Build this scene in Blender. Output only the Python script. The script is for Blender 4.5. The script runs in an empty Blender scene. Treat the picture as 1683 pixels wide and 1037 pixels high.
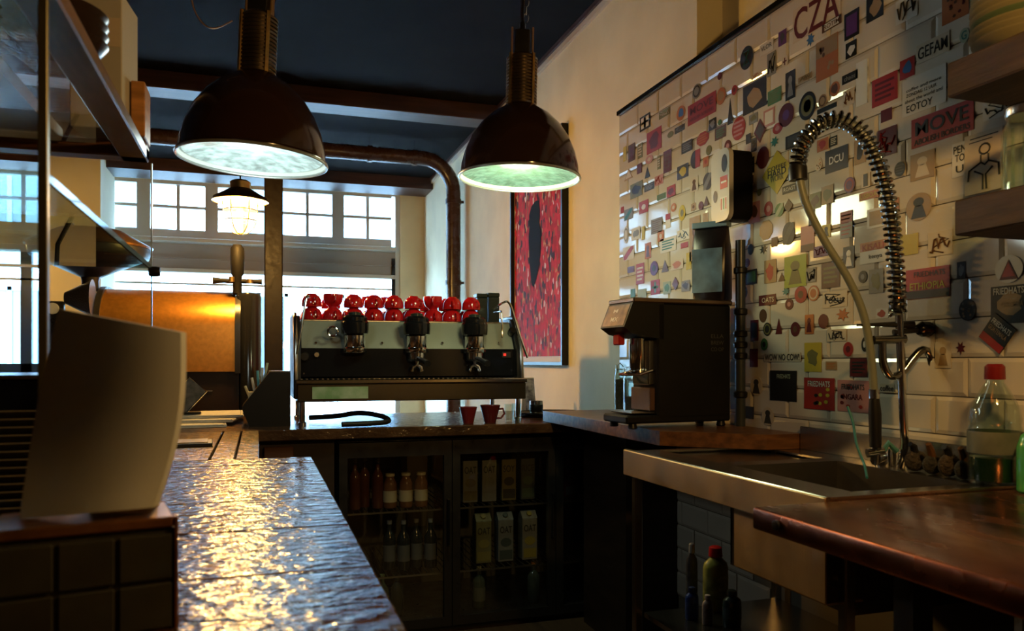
import bpy, bmesh, math, random
from mathutils import Matrix, Vector, Euler

# ------------------------------------------------------------------ camera, world, light, exposure
SC = bpy.context.scene
COL = SC.collection
F, CX, HY, ZC = 1288.0, 841.5, 594.0, 1.22       # focal length (px of a 1683 px wide frame), horizon row, eye height
TH = math.radians(17.9)
CO, SI = math.cos(TH), math.sin(TH)
cam_data = bpy.data.cameras.new('camera')
cam = bpy.data.objects.new('camera', cam_data)
COL.objects.link(cam)
cam.location = (0, 0, ZC)
cam.rotation_euler = (math.radians(90), 0, -TH)
cam_data.sensor_width = 36.0
cam_data.lens = 36.0 * F / 1683.0
cam_data.shift_y = (HY - 518.5) / 1683.0
cam_data.clip_start = 0.02
cam_data.dof.use_dof = True
cam_data.dof.focus_distance = 3.2
cam_data.dof.aperture_fstop = 5.6
SC.camera = cam

world = bpy.data.worlds.new('overcast_sky')
SC.world = world
world.use_nodes = True
wbg = world.node_tree.nodes['Background']
wbg.inputs['Color'].default_value = (0.38, 0.66, 1.0, 1)
wbg.inputs['Strength'].default_value = 62.0

LANTERN_W, PEND1_W, PEND2_W, SINK_W, SIDE_W = 112.0, 5.0, 13.0, 36.0, 28.0
WARM = (1.0, 0.57, 0.17)
SC.view_settings.view_transform = 'Standard'
SC.view_settings.look = 'None'
SC.view_settings.exposure = 0.0
SC.view_settings.gamma = 1.0
SC.view_settings.use_curve_mapping = False
try:
    SC.cycles.use_denoising = True
    SC.cycles.max_bounces = 10
    SC.cycles.transparent_max_bounces = 24
    SC.cycles.sample_clamp_indirect = 6.0
    SC.cycles.caustics_reflective = False
    SC.cycles.caustics_refractive = False
except Exception:
    pass

def ray(px, py):
    a = (px - CX) / F; b = (HY - py) / F
    return Vector((a * CO + SI, -a * SI + CO, b))
def at_d(px, py, d): return Vector((0, 0, ZC)) + ray(px, py) * d
def at_z(px, py, z):
    r = ray(px, py); return Vector((0, 0, ZC)) + r * ((z - ZC) / r.z)
def at_X(px, py, X):
    r = ray(px, py); return Vector((0, 0, ZC)) + r * (X / r.x)
def at_Y(px, py, Y):
    r = ray(px, py); return Vector((0, 0, ZC)) + r * (Y / r.y)

R = random.Random(7)

# ------------------------------------------------------------------ materials
MATS = {}
def mat(name, col, rough=0.5, metal=0.0, var=0.0, vscale=8.0, vstretch=(1, 1, 1), bump=0.0, bscale=40.0, bstretch=(1, 1, 1),
        coat=0.0, emis=None, estr=0.0, trans=0.0, ior=1.45, col2=None, rvar=0.0, spec=0.5):
    if name in MATS: return MATS[name]
    m = bpy.data.materials.new(name); m.use_nodes = True
    nt = m.node_tree; b = nt.nodes['Principled BSDF']
    b.inputs['Base Color'].default_value = (*col, 1)
    b.inputs['Roughness'].default_value = rough
    b.inputs['Metallic'].default_value = metal
    b.inputs['Coat Weight'].default_value = coat
    b.inputs['Coat Roughness'].default_value = 0.08
    b.inputs['IOR'].default_value = ior
    b.inputs['Specular IOR Level'].default_value = spec
    if trans: b.inputs['Transmission Weight'].default_value = trans
    if emis:
        b.inputs['Emission Color'].default_value = (*emis, 1)
        b.inputs['Emission Strength'].default_value = estr
    def noise(scale, stretch, detail=4.0):
        tc = nt.nodes.new('ShaderNodeTexCoord'); mp = nt.nodes.new('ShaderNodeMapping')
        mp.inputs['Scale'].default_value = stretch
        n = nt.nodes.new('ShaderNodeTexNoise'); n.inputs['Scale'].default_value = scale; n.inputs['Detail'].default_value = detail
        nt.links.new(tc.outputs['Object'], mp.inputs['Vector']); nt.links.new(mp.outputs['Vector'], n.inputs['Vector'])
        return n
    if var or col2:
        n = noise(vscale, vstretch, 5.0)
        cr = nt.nodes.new('ShaderNodeValToRGB')
        lo = col2 if col2 else tuple(max(0, c * (1 - var)) for c in col)
        hi = col if col2 else tuple(min(1, c * (1 + var)) for c in col)
        cr.color_ramp.elements[0].position = 0.35; cr.color_ramp.elements[1].position = 0.65
        cr.color_ramp.elements[0].color = (*lo, 1); cr.color_ramp.elements[1].color = (*hi, 1)
        nt.links.new(n.outputs['Fac'], cr.inputs['Fac']); nt.links.new(cr.outputs['Color'], b.inputs['Base Color'])
    if rvar:
        n = noise(vscale * 1.7, vstretch, 4.0)
        mr = nt.nodes.new('ShaderNodeMapRange')
        mr.inputs['From Min'].default_value = 0.3; mr.inputs['From Max'].default_value = 0.7
        mr.inputs['To Min'].default_value = max(0.02, rough - rvar); mr.inputs['To Max'].default_value = rough + rvar
        nt.links.new(n.outputs['Fac'], mr.inputs['Value']); nt.links.new(mr.outputs['Result'], b.inputs['Roughness'])
    if bump:
        n = noise(bscale, bstretch, 3.0)
        bp = nt.nodes.new('ShaderNodeBump'); bp.inputs['Strength'].default_value = bump; bp.inputs['Distance'].default_value = 0.01
        nt.links.new(n.outputs['Fac'], bp.inputs['Height']); nt.links.new(bp.outputs['Normal'], b.inputs['Normal'])
        if coat: nt.links.new(bp.outputs['Normal'], b.inputs['Coat Normal'])
    MATS[name] = m
    return m
def pane_mat(name, tint=(0.97, 0.99, 0.98), rough=0.0, refl=1.0, ior=1.5):
    """thin sheet of glass: fresnel reflection over tinted see-through"""
    if name in MATS: return MATS[name]
    m = bpy.data.materials.new(name); m.use_nodes = True
    nt = m.node_tree; nt.nodes.clear()
    o = nt.nodes.new('ShaderNodeOutputMaterial'); mx = nt.nodes.new('ShaderNodeMixShader')
    t = nt.nodes.new('ShaderNodeBsdfTransparent'); g = nt.nodes.new('ShaderNodeBsdfGlossy'); fr = nt.nodes.new('ShaderNodeFresnel')
    ge = nt.nodes.new('ShaderNodeNewGeometry'); ma = nt.nodes.new('ShaderNodeMath'); ma.operation = 'MULTIPLY_ADD'
    ma.inputs[1].default_value = 1.0 / ior - ior; ma.inputs[2].default_value = ior
    nt.links.new(ge.outputs['Backfacing'], ma.inputs[0]); nt.links.new(ma.outputs[0], fr.inputs['IOR'])
    t.inputs['Color'].default_value = (*tint, 1); g.inputs['Roughness'].default_value = rough
    g.inputs['Color'].default_value = (refl, refl, refl, 1); pass
    nt.links.new(fr.outputs[0], mx.inputs[0]); nt.links.new(t.outputs[0], mx.inputs[1]); nt.links.new(g.outputs[0], mx.inputs[2])
    nt.links.new(mx.outputs[0], o.inputs[0])
    MATS[name] = m
    return m

# ------------------------------------------------------------------ mesh builder
class MB:
    def __init__(s): s.v = []; s.f = []; s.m = []
    def add(s, vs, fs, mi=0, M=None):
        o = len(s.v)
        s.v += [tuple(M @ Vector(p)) if M is not None else tuple(p) for p in vs]
        s.f += [tuple(i + o for i in f) for f in fs]; s.m += [mi] * len(fs)
        return s
    def box(s, x0, x1, y0, y1, z0, z1, mi=0, bev=0.0, M=None, seg=1):
        if x0 > x1: x0, x1 = x1, x0
        if y0 > y1: y0, y1 = y1, y0
        if z0 > z1: z0, z1 = z1, z0
        if bev <= 0:
            vs = [(x, y, z) for z in (z0, z1) for y in (y0, y1) for x in (x0, x1)]
            fs = [(0, 2, 3, 1), (4, 5, 7, 6), (0, 1, 5, 4), (2, 6, 7, 3), (0, 4, 6, 2), (1, 3, 7, 5)]
            return s.add(vs, fs, mi, M)
        bm = bmesh.new(); bmesh.ops.create_cube(bm, size=1.0)
        for v in bm.verts: v.co = (x0 + (v.co.x + .5) * (x1 - x0), y0 + (v.co.y + .5) * (y1 - y0), z0 + (v.co.z + .5) * (z1 - z0))
        bmesh.ops.bevel(bm, geom=bm.edges[:], offset=min(bev, .49 * min(x1 - x0, y1 - y0, z1 - z0)), segments=seg, profile=.5, affect='EDGES')
        bm.verts.index_update()
        s.add([v.co[:] for v in bm.verts], [[v.index for v in f.verts] for f in bm.faces], mi, M); bm.free()
        return s
    def lathe(s, prof, seg=24, mi=0, M=None, cap0=True, cap1=True, sy=1.0):
        vs = []; fs = []
        for r, z in prof:
            for k in range(seg):
                a = 2 * math.pi * k / seg
                vs.append((r * math.cos(a), sy * r * math.sin(a), z))
        for i in range(len(prof) - 1):
            for k in range(seg):
                k2 = (k + 1) % seg
                fs.append((i * seg + k, i * seg + k2, (i + 1) * seg + k2, (i + 1) * seg + k))
        if cap0 and prof[0][0] > 1e-6: fs.append(tuple(range(seg))[::-1])
        if cap1 and prof[-1][0] > 1e-6: fs.append(tuple((len(prof) - 1) * seg + k for k in range(seg)))
        return s.add(vs, fs, mi, M)
    def tube(s, pts, r, seg=10, mi=0, M=None, closed=False):
        P = [Vector(p) for p in pts]; n = len(P)
        rr = r if isinstance(r, (list, tuple)) else [r] * n
        vs = []; fs = []; up = None
        for i in range(n):
            if closed: t = P[(i + 1) % n] - P[i - 1]
            else: t = P[min(i + 1, n - 1)] - P[max(i - 1, 0)]
            t = t.normalized() if t.length > 1e-9 else Vector((0, 0, 1))
            if up is None:
                up = Vector((0, 0, 1)) if abs(t.z) < .9 else Vector((1, 0, 0))
            up = (up - t * up.dot(t)); up = up.normalized() if up.length > 1e-6 else t.orthogonal().normalized()
            b = t.cross(up)
            for k in range(seg):
                a = 2 * math.pi * k / seg
                vs.append(P[i] + (up * math.cos(a) + b * math.sin(a)) * rr[i])
        for i in range(n if closed else n - 1):
            j = (i + 1) % n
            for k in range(seg):
                k2 = (k + 1) % seg
                fs.append((i * seg + k, i * seg + k2, j * seg + k2, j * seg + k))
        if not closed:
            fs.append(tuple(range(seg))[::-1]); fs.append(tuple((n - 1) * seg + k for k in range(seg)))
        return s.add(vs, fs, mi, M)
    def prism(s, poly, h0, h1, mi=0, M=None):
        """poly in xy, extruded along z"""
        n = len(poly)
        vs = [(x, y, h0) for x, y in poly] + [(x, y, h1) for x, y in poly]
        fs = [tuple(range(n))[::-1], tuple(range(n, 2 * n))] + [(i, (i + 1) % n, n + (i + 1) % n, n + i) for i in range(n)]
        return s.add(vs, fs, mi, M)
    def ball(s, c, r, mi=0, seg=16, rings=10, M=None):
        rx, ry, rz = r if isinstance(r, (list, tuple)) else (r, r, r)
        prof = [(math.sin(math.pi * i / rings), -math.cos(math.pi * i / rings)) for i in range(rings + 1)]
        prof[0] = (1e-4, -1); prof[-1] = (1e-4, 1)
        T = Matrix.Translation(c) @ Matrix.Diagonal((rx, ry, rz, 1))
        return s.lathe(prof, seg, mi, (M @ T) if M is not None else T, False, False)
    def disc2(s, cx, cy, rx, ry, z, mi=0, n=20, M=None, a0=0.0):
        vs = [(cx + rx * math.cos(a0 + 2 * math.pi * k / n), cy + ry * math.sin(a0 + 2 * math.pi * k / n), z) for k in range(n)]
        return s.add(vs, [tuple(range(n))], mi, M)
    def quad2(s, x0, x1, y0, y1, z, mi=0, M=None):
        return s.add([(x0, y0, z), (x1, y0, z), (x1, y1, z), (x0, y1, z)], [(0, 1, 2, 3)], mi, M)
    def poly2(s, pts, z, mi=0, M=None):
        return s.add([(x, y, z) for x, y in pts], [tuple(range(len(pts)))], mi, M)
    def text(s, t, cx, cy, w, h, z, mi=0, M=None, bold=True):
        vs, fs = text_mesh(t)
        s.add([(cx + (x - .5) * w, cy + (y - .5) * h, z) for x, y in vs], fs, mi, M)
        return s
    def mesh(s, name, mats, sharp=35):
        me = bpy.data.meshes.new(name)
        me.from_pydata(s.v, [], s.f)
        for m in (mats if isinstance(mats, (list, tuple)) else [mats]): me.materials.append(m)
        me.polygons.foreach_set('material_index', s.m)
        me.polygons.foreach_set('use_smooth', [True] * len(s.f))
        me.update()
        try: me.set_sharp_from_angle(angle=math.radians(sharp))
        except Exception: pass
        return me
    def build(s, name, mats, parent=None, loc=None, rot=None, sharp=35):
        o = bpy.data.objects.new(name, s.mesh(name, mats, sharp)); COL.objects.link(o)
        if parent is not None: o.parent = parent
        if loc is not None: o.location = loc
        if rot is not None: o.rotation_euler = rot
        return o

_txt = {}
def text_mesh(t):
    if t in _txt: return _txt[t]
    cu = bpy.data.curves.new('lettering', 'FONT'); cu.body = t; cu.offset = 0.012; cu.resolution_u = 3
    o = bpy.data.objects.new('lettering', cu); COL.objects.link(o)
    dg = bpy.context.evaluated_depsgraph_get(); dg.update()
    me = o.evaluated_get(dg).to_mesh()
    vs = [(v.co.x, v.co.y) for v in me.vertices]; fs = [tuple(p.vertices) for p in me.polygons]
    o.evaluated_get(dg).to_mesh_clear()
    bpy.data.objects.remove(o); bpy.data.curves.remove(cu)
    x0 = min(v[0] for v in vs); x1 = max(v[0] for v in vs); y0 = min(v[1] for v in vs); y1 = max(v[1] for v in vs)
    vs = [((x - x0) / (x1 - x0), (y - y0) / (y1 - y0)) for x, y in vs]
    _txt[t] = (vs, fs)
    return _txt[t]

def tag(o, label=None, cat=None, group=None, kind=None):
    if label: o['label'] = label
    if cat: o['category'] = cat
    if group: o['group'] = group
    if kind: o['kind'] = kind
    return o
def thing(name, label, cat, loc=(0, 0, 0), rot=(0, 0, 0), group=None):
    o = bpy.data.objects.new(name, None); COL.objects.link(o)
    o.empty_display_size = 0.05; o.location = loc; o.rotation_euler = rot
    return tag(o, label, cat, group)
def dup(root, loc=None, rot=None, label=None, group=None):
    r = root.copy(); COL.objects.link(r)
    if loc is not None: r.location = loc
    if rot is not None: r.rotation_euler = rot
    if label: r['label'] = label
    if group: r['group'] = group
    for ch in list(root.children):
        c = ch.copy(); COL.objects.link(c); c.parent = r
        for g in list(ch.children):
            d = g.copy(); COL.objects.link(d); d.parent = c
    return r
def inst(src, parent=None, loc=None, rot=None, name=None):
    o = bpy.data.objects.new(name or src.name.split('.')[0], src.data); COL.objects.link(o)
    if parent is not None: o.parent = parent
    if loc is not None: o.location = loc
    if rot is not None: o.rotation_euler = rot
    return o
def struct(o, label=None, cat=None): return tag(o, label, cat, None, 'structure')
def point_light(name, loc, watts, col, rad=0.03, parent=None):
    l = bpy.data.lights.new(name, 'POINT'); l.energy = watts; l.color = col; l.shadow_soft_size = rad
    o = bpy.data.objects.new(name, l); COL.objects.link(o); o.location = loc
    if parent is not None: o.parent = parent
    return o
def arc(c, r, a0, a1, n, plane='xz'):
    out = []
    for i in range(n + 1):
        a = math.radians(a0 + (a1 - a0) * i / n); u, v = r * math.cos(a), r * math.sin(a)
        out.append({'xz': (c[0] + u, c[1], c[2] + v), 'yz': (c[0], c[1] + u, c[2] + v), 'xy': (c[0] + u, c[1] + v, c[2])}[plane])
    return out
def smooth_path(pts, n=8):
    P = [Vector(p) for p in pts]; out = []
    for i in range(len(P) - 1):
        p0 = P[max(i - 1, 0)]; p1 = P[i]; p2 = P[i + 1]; p3 = P[min(i + 2, len(P) - 1)]
        for k in range(n):
            t = k / n
            out.append(.5 * ((2 * p1) + (p2 - p0) * t + (2 * p0 - 5 * p1 + 4 * p2 - p3) * t * t + (3 * p1 - p0 - 3 * p2 + p3) * t ** 3))
    out.append(P[-1]); return out

CT = 0.935   # counter top height
# common materials
plaster = mat('cream_plaster', (0.75, 0.66, 0.46), .8, var=.06, vscale=3, bump=.05, bscale=90)
pierp = mat('yellow_plaster', (0.72, 0.62, 0.45), .8, var=.05, vscale=3)
ceilm = mat('dark_ceiling_paint', (0.0065, 0.0055, 0.0058), .85, var=.25, vscale=2.5, spec=.06)
beamm = mat('dark_stained_beam', (0.040, 0.014, 0.009), .5, var=.3, vscale=6, vstretch=(.5, 6, 6))
white_paint = mat('white_window_paint', (0.62, 0.62, 0.60), .45)
grey_panel = mat('grey_transom_panel', (0.33, 0.31, 0.31), .6)
blackm = mat('black_plastic', (0.008, 0.0075, 0.0075), .4, spec=.35)
matte_black = mat('matte_black', (0.005, 0.0045, 0.0045), .6, spec=.12)
dimwall = mat('dark_brown_wall_paint', (0.07, 0.045, 0.032), .7)
warmlit_steel = mat('warm_lit_scratched_steel', (0.66, 0.47, 0.26), .48, 1.0, bump=.12, bscale=14, bstretch=(1, 30, 1), rvar=.08, vscale=6)  # golden base colour stands in for warm lamp reflections on the steel
blackgloss = mat('black_gloss', (0.008, 0.008, 0.009), .12)
blackmetal = mat('black_painted_metal', (0.014, 0.013, 0.013), .35, rvar=.1, vscale=10)
chrome = mat('chrome', (0.72, 0.73, 0.74), .10, 1.0)
steel = mat('brushed_steel', (0.46, 0.43, 0.39), .24, 1.0, bump=.05, bscale=20, bstretch=(30, 1, 1))
wood_lac = mat('lacquered_dark_wood', (0.085, 0.040, 0.018), .17, col2=(0.030, 0.014, 0.007), vscale=5, vstretch=(1.2, 9, 1), bump=.75, bscale=30, bstretch=(.8, 1.3, 1), rvar=.05, spec=.42)
darkwood = mat('dark_cabinet_wood', (0.022, 0.012, 0.008), .5, var=.3, vscale=5, vstretch=(1, 1, 6))
midwood = mat('worn_brown_wood', (0.20, 0.085, 0.032), .35, col2=(0.085, 0.035, 0.014), vscale=6, vstretch=(1, 8, 8), bump=.1, bscale=20, bstretch=(1, 8, 8))
shelfwood = mat('rough_shelf_wood', (0.042, 0.023, 0.010), .7, col2=(0.018, 0.009, 0.005), vscale=6, vstretch=(8, 1, 8), bump=.15, bscale=20, bstretch=(8, 1, 8))
honeywood = mat('honey_wood', (0.42, 0.19, 0.06), .4, var=.3, vscale=7, vstretch=(1, 8, 8))
copperm = mat('copper_sheet', (0.50, 0.17, 0.07), .24, 1.0, col2=(0.30, 0.085, 0.032), vscale=5, vstretch=(2, .8, 1), bump=.06, bscale=9, rvar=.08)
white_paper = mat('white_paper', (0.70, 0.69, 0.66), .7)
glass_pane = pane_mat('clear_sheet_glass')
glass_green = pane_mat('green_edge_glass', (0.55, 0.86, 0.80))
jar_glass = pane_mat('jar_glass', (0.90, 0.95, 0.92), .02, 1.0, 1.55)
brass = mat('old_brass', (0.42, 0.27, 0.09), .35, 1.0, var=.3, vscale=20)
redgloss = mat('red_glaze', (0.55, 0.010, 0.012), .10, coat=.5)
# ------------------------------------------------------------------ room shell
XW, XW2, YB, YN, XL, ZT = 1.70, 1.82, 8.35, -2.0, -3.2, 3.1
floor_m = mat('dark_floorboards', (0.06, 0.035, 0.02), .5, var=.3, vscale=4, vstretch=(6, .6, 1))
struct(MB().box(XL - .2, 2.0, YN - .2, YB + .25, -.1, 0).build('floor', floor_m))
struct(MB().box(XL - .2, 2.0, YN - .2, YB + .25, ZT, ZT + .15).build('ceiling', ceilm))
struct(MB().box(XL - .2, XL, YN - .2, YB + .25, 0, ZT).build('wall_left', dimwall))
struct(MB().box(XL, 2.0, YN - .2, YN, 0, ZT).build('wall_near', dimwall))
wall_right = MB().box(XW, 2.0, 2.81, YB + .25, 0, ZT)
wall_right.box(XW2, 2.0, YN, 2.81, 0, ZT)
wall_right.box(XW, XW2, YN, 2.81, 0, 2.43)
wall_right = struct(wall_right.build('wall_right', plaster))
# window wall
wb = MB().box(XL, XW, YB, YB + .25, 0, .55)
wb.box(XL, XW, YB, YB + .25, 3.0, ZT)
wb.box(1.44, XW, YB, YB + .25, .55, 3.0)
wb.box(-1.85, -1.66, YB, YB + .25, .55, 3.0)
wb.box(XL, -3.05, YB, YB + .25, .55, 3.0)
struct(wb.build('wall_back', plaster))
struct(MB().box(-1.79, -1.32, 7.64, YB, 0, ZT).build('wall_pier', pierp))
trim_panel = MB().box(XL, XW, YB - .45, YB - .06, 2.985, ZT)
struct(trim_panel.build('trim_1', beamm))

def window(name, x0, x1, centres):
    w = bpy.data.objects.new(name, None); COL.objects.link(w); w['kind'] = 'structure'
    y0, y1 = YB + .02, YB + .10
    # outer frame
    fr = MB().box(x0, x0 + .05, y0, y1, .55, 3.0).box(x1 - .05, x1, y0, y1, .55, 3.0)
    fr.box(x0 + .05, x1 - .05, y0, y1, 2.985, 3.0).box(x0 + .05, x1 - .05, y0, y1, .55, .62)
    fr.build('window_frame', white_paint, w)
    MB().box(x0 + .051, x1 - .051, YB - .10, y1, 2.386, 2.429, bev=.006).build('window_ledge', white_paint, w)
    tp = MB().box(x0 + .05, x1 - .05, y0 + .01, y1, 2.14, 2.385).box(x0 + .05, x1 - .05, y0 - .012, y0 + .012, 2.235, 2.25)
    tp.build('transom_panel', grey_panel, w)
    MB().box(x0 + .05, x1 - .05, y0 - .02, y1, 2.10, 2.14, bev=.004).build('window_rail', white_paint, w)
    MB().box(x0 + .05, x1 - .05, y0 + .045, y0 + .051, .62, 2.10).build('pane', glass_pane, w)
    MB().box(x1 - .09, x1 - .052, y0 - .012, y0 + .02, 1.0, 2.32).build('roller_guide', blackm, w)
    # low inner rail of the shop front
    MB().box(x0 + .05, x1 - .05, y0 + .01, y0 + .04, 1.98, 2.0).build('glazing_bar', white_paint, w)
    for c in centres:
        a, b = c - .31, c + .31
        lo, hi = max(a, x0 + .05), min(b, x1 - .05)
        if hi - lo < .1: continue
        s = MB()
        if lo <= a + .01: s.box(a, c - .25, y0, y1, 2.43, 2.985)
        if hi >= b - .01: s.box(c + .25, b, y0, y1, 2.43, 2.985)
        i0, i1 = max(lo, c - .25), min(hi, c + .25)
        s.box(i0, i1, y0, y1, 2.43, 2.52).box(i0, i1, y0, y1, 2.965, 2.985)
        for bx in (c,):
            if lo < bx < hi: s.box(bx - .016, bx + .016, y0 + .018, y1 - .018, 2.52, 2.965)
        s.box(max(lo, c - .25), min(hi, c + .25), y0 + .02, y1 - .02, 2.735, 2.762)
        sash = s.build('sash', white_paint, w)
        for u0, u1 in ((c - .25, c - .016), (c + .016, c + .25)):
            for v0, v1 in ((2.52, 2.735), (2.762, 2.965)):
                p0, p1 = max(u0, lo), min(u1, hi)
                if p1 - p0 > .05: MB().box(p0, p1, y0 + .038, y0 + .042, v0, v1).build('pane', glass_pane, sash)
    return w
window('window_1', -1.66, 1.44, [1.10, .48, -.14, -.76, -1.38])
w2_ = window('window_2', -3.05, -1.85, [-2.10, -2.72])
bluep = mat('dark_blue_frame_paint', (.03, .07, .16), .4)
MB().box(-2.12, -2.03, YB + .03, YB + .10, .62, 2.10).build('mullion', bluep, w2_)
MB().box(-2.44, -2.38, YB + .03, YB + .10, .62, 2.10).build('mullion', bluep, w2_)
MB().box(-3.0, -1.90, YB + .03, YB + .10, 1.10, 1.20).build('cross_rail', bluep, w2_)

# street outside: pale facade opposite and pavement
fac_m = mat('pale_facade', (0.62, 0.62, 0.60), .8, var=.06, vscale=2)
pav = struct(MB().box(-14, 14, YB + .3, 17.5, -.2, -.02).build('street_pavement', mat('street_paving', (0.30, 0.29, 0.28), .8, var=.2, vscale=3)))
fb = thing('opposite_house', 'pale house front across the street seen through the shop window', 'building', (0, 17.5, -.02))
fw = MB().box(-14, 14, 0, .4, 0, 9).build('wall', fac_m, fb)
shut = mat('blue_grey_woodwork', (0.16, 0.27, 0.34), .5)
darkpane = mat('dark_window_glass', (0.05, 0.07, 0.09), .05)
for i in range(-5, 6):
    for z0, z1 in ((.7, 2.7), (3.7, 5.5), (6.2, 7.8)):
        x = i * 2.3
        wf = MB().box(x - .6, x + .6, -.06, 0, z0, z0 + .08).box(x - .6, x + .6, -.06, 0, z1 - .08, z1).box(x - .6, x - .52, -.06, 0, z0, z1).box(x + .52, x + .6, -.06, 0, z0, z1).box(x - .04, x + .04, -.06, 0, z0, z1).build('window', shut, fb)
        MB().box(x - .52, x + .52, -.02, 0, z0 + .08, z1 - .08).build('pane', darkpane, wf)

# ceiling beams
struct(MB().box(XL, XW, 5.50, 5.72, 2.985, ZT, bev=.006).build('ceiling_beam', beamm))
struct(MB().box(XL, XW, 2.2, 2.42, 2.985, ZT, bev=.006).build('ceiling_beam', beamm))
# crown strip along the right wall
struct(MB().box(XW - .02, XW, 2.81, YB - .45, 3.045, 3.075).build('trim_2', mat('pale_trim_paint', (.55, .47, .38), .5)))
struct(MB().box(XW - .035, XW, 2.81, YB - .45, 3.075, ZT).build('trim_3', beamm))
# post under the beam
pm = mat('scuffed_black_post', (0.012, 0.008, 0.006), .45, spec=.2, rvar=.12, vscale=18, bump=.12, bscale=26)
post = thing('support_post', 'square dark post with scuffed glossy paint under the ceiling beam', 'post', (.095, 5.6, 0))
MB().box(-.06, .06, -.06, .06, .02, 2.985, bev=.008).build('shaft', pm, post)
MB().box(-.09, .09, -.09, .09, 0, .02, bev=.004).build('base_plate', pm, post)

# drain pipe: along the ceiling then down the wall
pipe_m = mat('brown_pipe_paint', (0.045, 0.022, 0.016), .28, rvar=.08, vscale=9)
pp = thing('drain_pipe', 'dark brown drain pipe running along the ceiling and down the wall', 'pipe', (1.60, 6.6, 0))
path = [(-4.6, 0, 2.955), (-2.0, 0, 2.955), (-.28, 0, 2.955)] + [(-.28 + .28 * math.sin(a), 0, 2.955 - .28 * (1 - math.cos(a))) for a in [math.radians(x) for x in range(10, 91, 10)]] + [(0, 0, 1.5), (0, 0, 0.0)]
MB().tube(path, .062, 18).build('pipe', pipe_m, pp)
for x in (-.34, -.72, -1.6, -2.8, -4.0):
    MB().tube([(x - .02, 0, 2.955), (x + .02, 0, 2.955)], .069, 18).build('collar', pipe_m, pp)
    MB().tube([(x, 0, 3.02), (x, 0, 3.098)], .006, 8).build('hanger', chrome, pp)
for z in (2.60, 1.9, .6):
    MB().tube([(0, 0, z - .02), (0, 0, z + .02)], .069, 18).box(-.01, .09, -.012, .012, z - .01, z + .01).build('collar', pipe_m, pp)
# spiral duct
dm = mat('dull_duct_metal', (0.10, 0.085, 0.075), .35, 1.0)
dk = thing('spiral_duct', 'dull metal spiral ventilation duct running under the ceiling', 'duct', (-.78, 0, 2.80))
prof = []
for i in range(86):
    y = 2.45 + i * .035
    prof += [(.105, y), (.105, y + .027), (.111, y + .031), (.105, y + .035)]
MB().lathe(prof, 20, 0, Matrix.Rotation(math.radians(-90), 4, 'X')).build('duct', dm, dk)
for y in (2.6, 4.0, 5.3):
    MB().tube([(0, y, .11), (0, y, .298)], .004, 6).build('hanger', chrome, dk)

# ------------------------------------------------------------------ tiled wall: every metro tile is a piece of wall_right
tile_m = mat('glazed_white_tile', (0.57, 0.51, 0.43), .07, var=.05, vscale=3, coat=.3)
grout_m = mat('grey_grout', (0.17, 0.145, 0.115), .85)
Y0T = 3.52
TW, THT, GAP = .2, .1, .003
gb = MB().box(XW - .0015, XW, 2.81, Y0T, .02, 2.43).box(XW - .0015, XW, .55, 2.81, .02, 2.43).build('grout_bed', grout_m, wall_right)
def tile_mesh(w, h, name):
    b = .010
    m = MB(); w2, h2 = w / 2 - GAP / 2, h / 2 - GAP / 2
    o = [(-w2, -h2), (w2, -h2), (w2, h2), (-w2, h2)]; i_ = [(-w2 + b, -h2 + b), (w2 - b, -h2 + b), (w2 - b, h2 - b), (-w2 + b, h2 - b)]
    vs = [(x, y, 0) for x, y in o] + [(x, y, .0045) for x, y in o] + [(x, y, .008) for x, y in i_]
    fs = [(8, 9, 10, 11)] + [(4 + k, 4 + (k + 1) % 4, 8 + (k + 1) % 4, 8 + k) for k in range(4)] + [(k, (k + 1) % 4, 4 + (k + 1) % 4, 4 + k) for k in range(4)]
    m.add(vs, fs)
    return m.mesh(name, tile_m, 5)
tile_full, tile_half = tile_mesh(TW, THT, 'tile'), tile_mesh(TW / 2, THT, 'tile')
WALLROT = Matrix(((0, 0, -1, 0), (-1, 0, 0, 0), (0, 1, 0, 0), (0, 0, 0, 1)))   # local x -> -Y, y -> Z, z -> -X
XF = XW - .0015
def put_tile(me, y, z):
    o = bpy.data.objects.new('tile', me); COL.objects.link(o); o.parent = wall_right
    o.matrix_local = Matrix.Translation((XF, y, z)) @ WALLROT @ Euler((R.gauss(0, .006), R.gauss(0, .006), 0)).to_matrix().to_4x4()
for row in range(22):
    z = 2.43 - THT * (row + .5)
    if z < .28: break
    y = Y0T
    ymin = .88 if row < 15 else 2.30
    if row % 2:
        put_tile(tile_half, y - TW / 4, z); y -= TW / 2
    while y - TW > ymin - .001:
        put_tile(tile_full, y - TW / 2, z); y -= TW
# black trim on the tiles
struct(MB().box(XW - .022, XW, 2.81, Y0T, 2.43, 2.452, bev=.002).box(XW - .022, XW2, .3, 2.81, 2.43, 2.452, bev=.002).build('trim_4', blackgloss))

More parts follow.
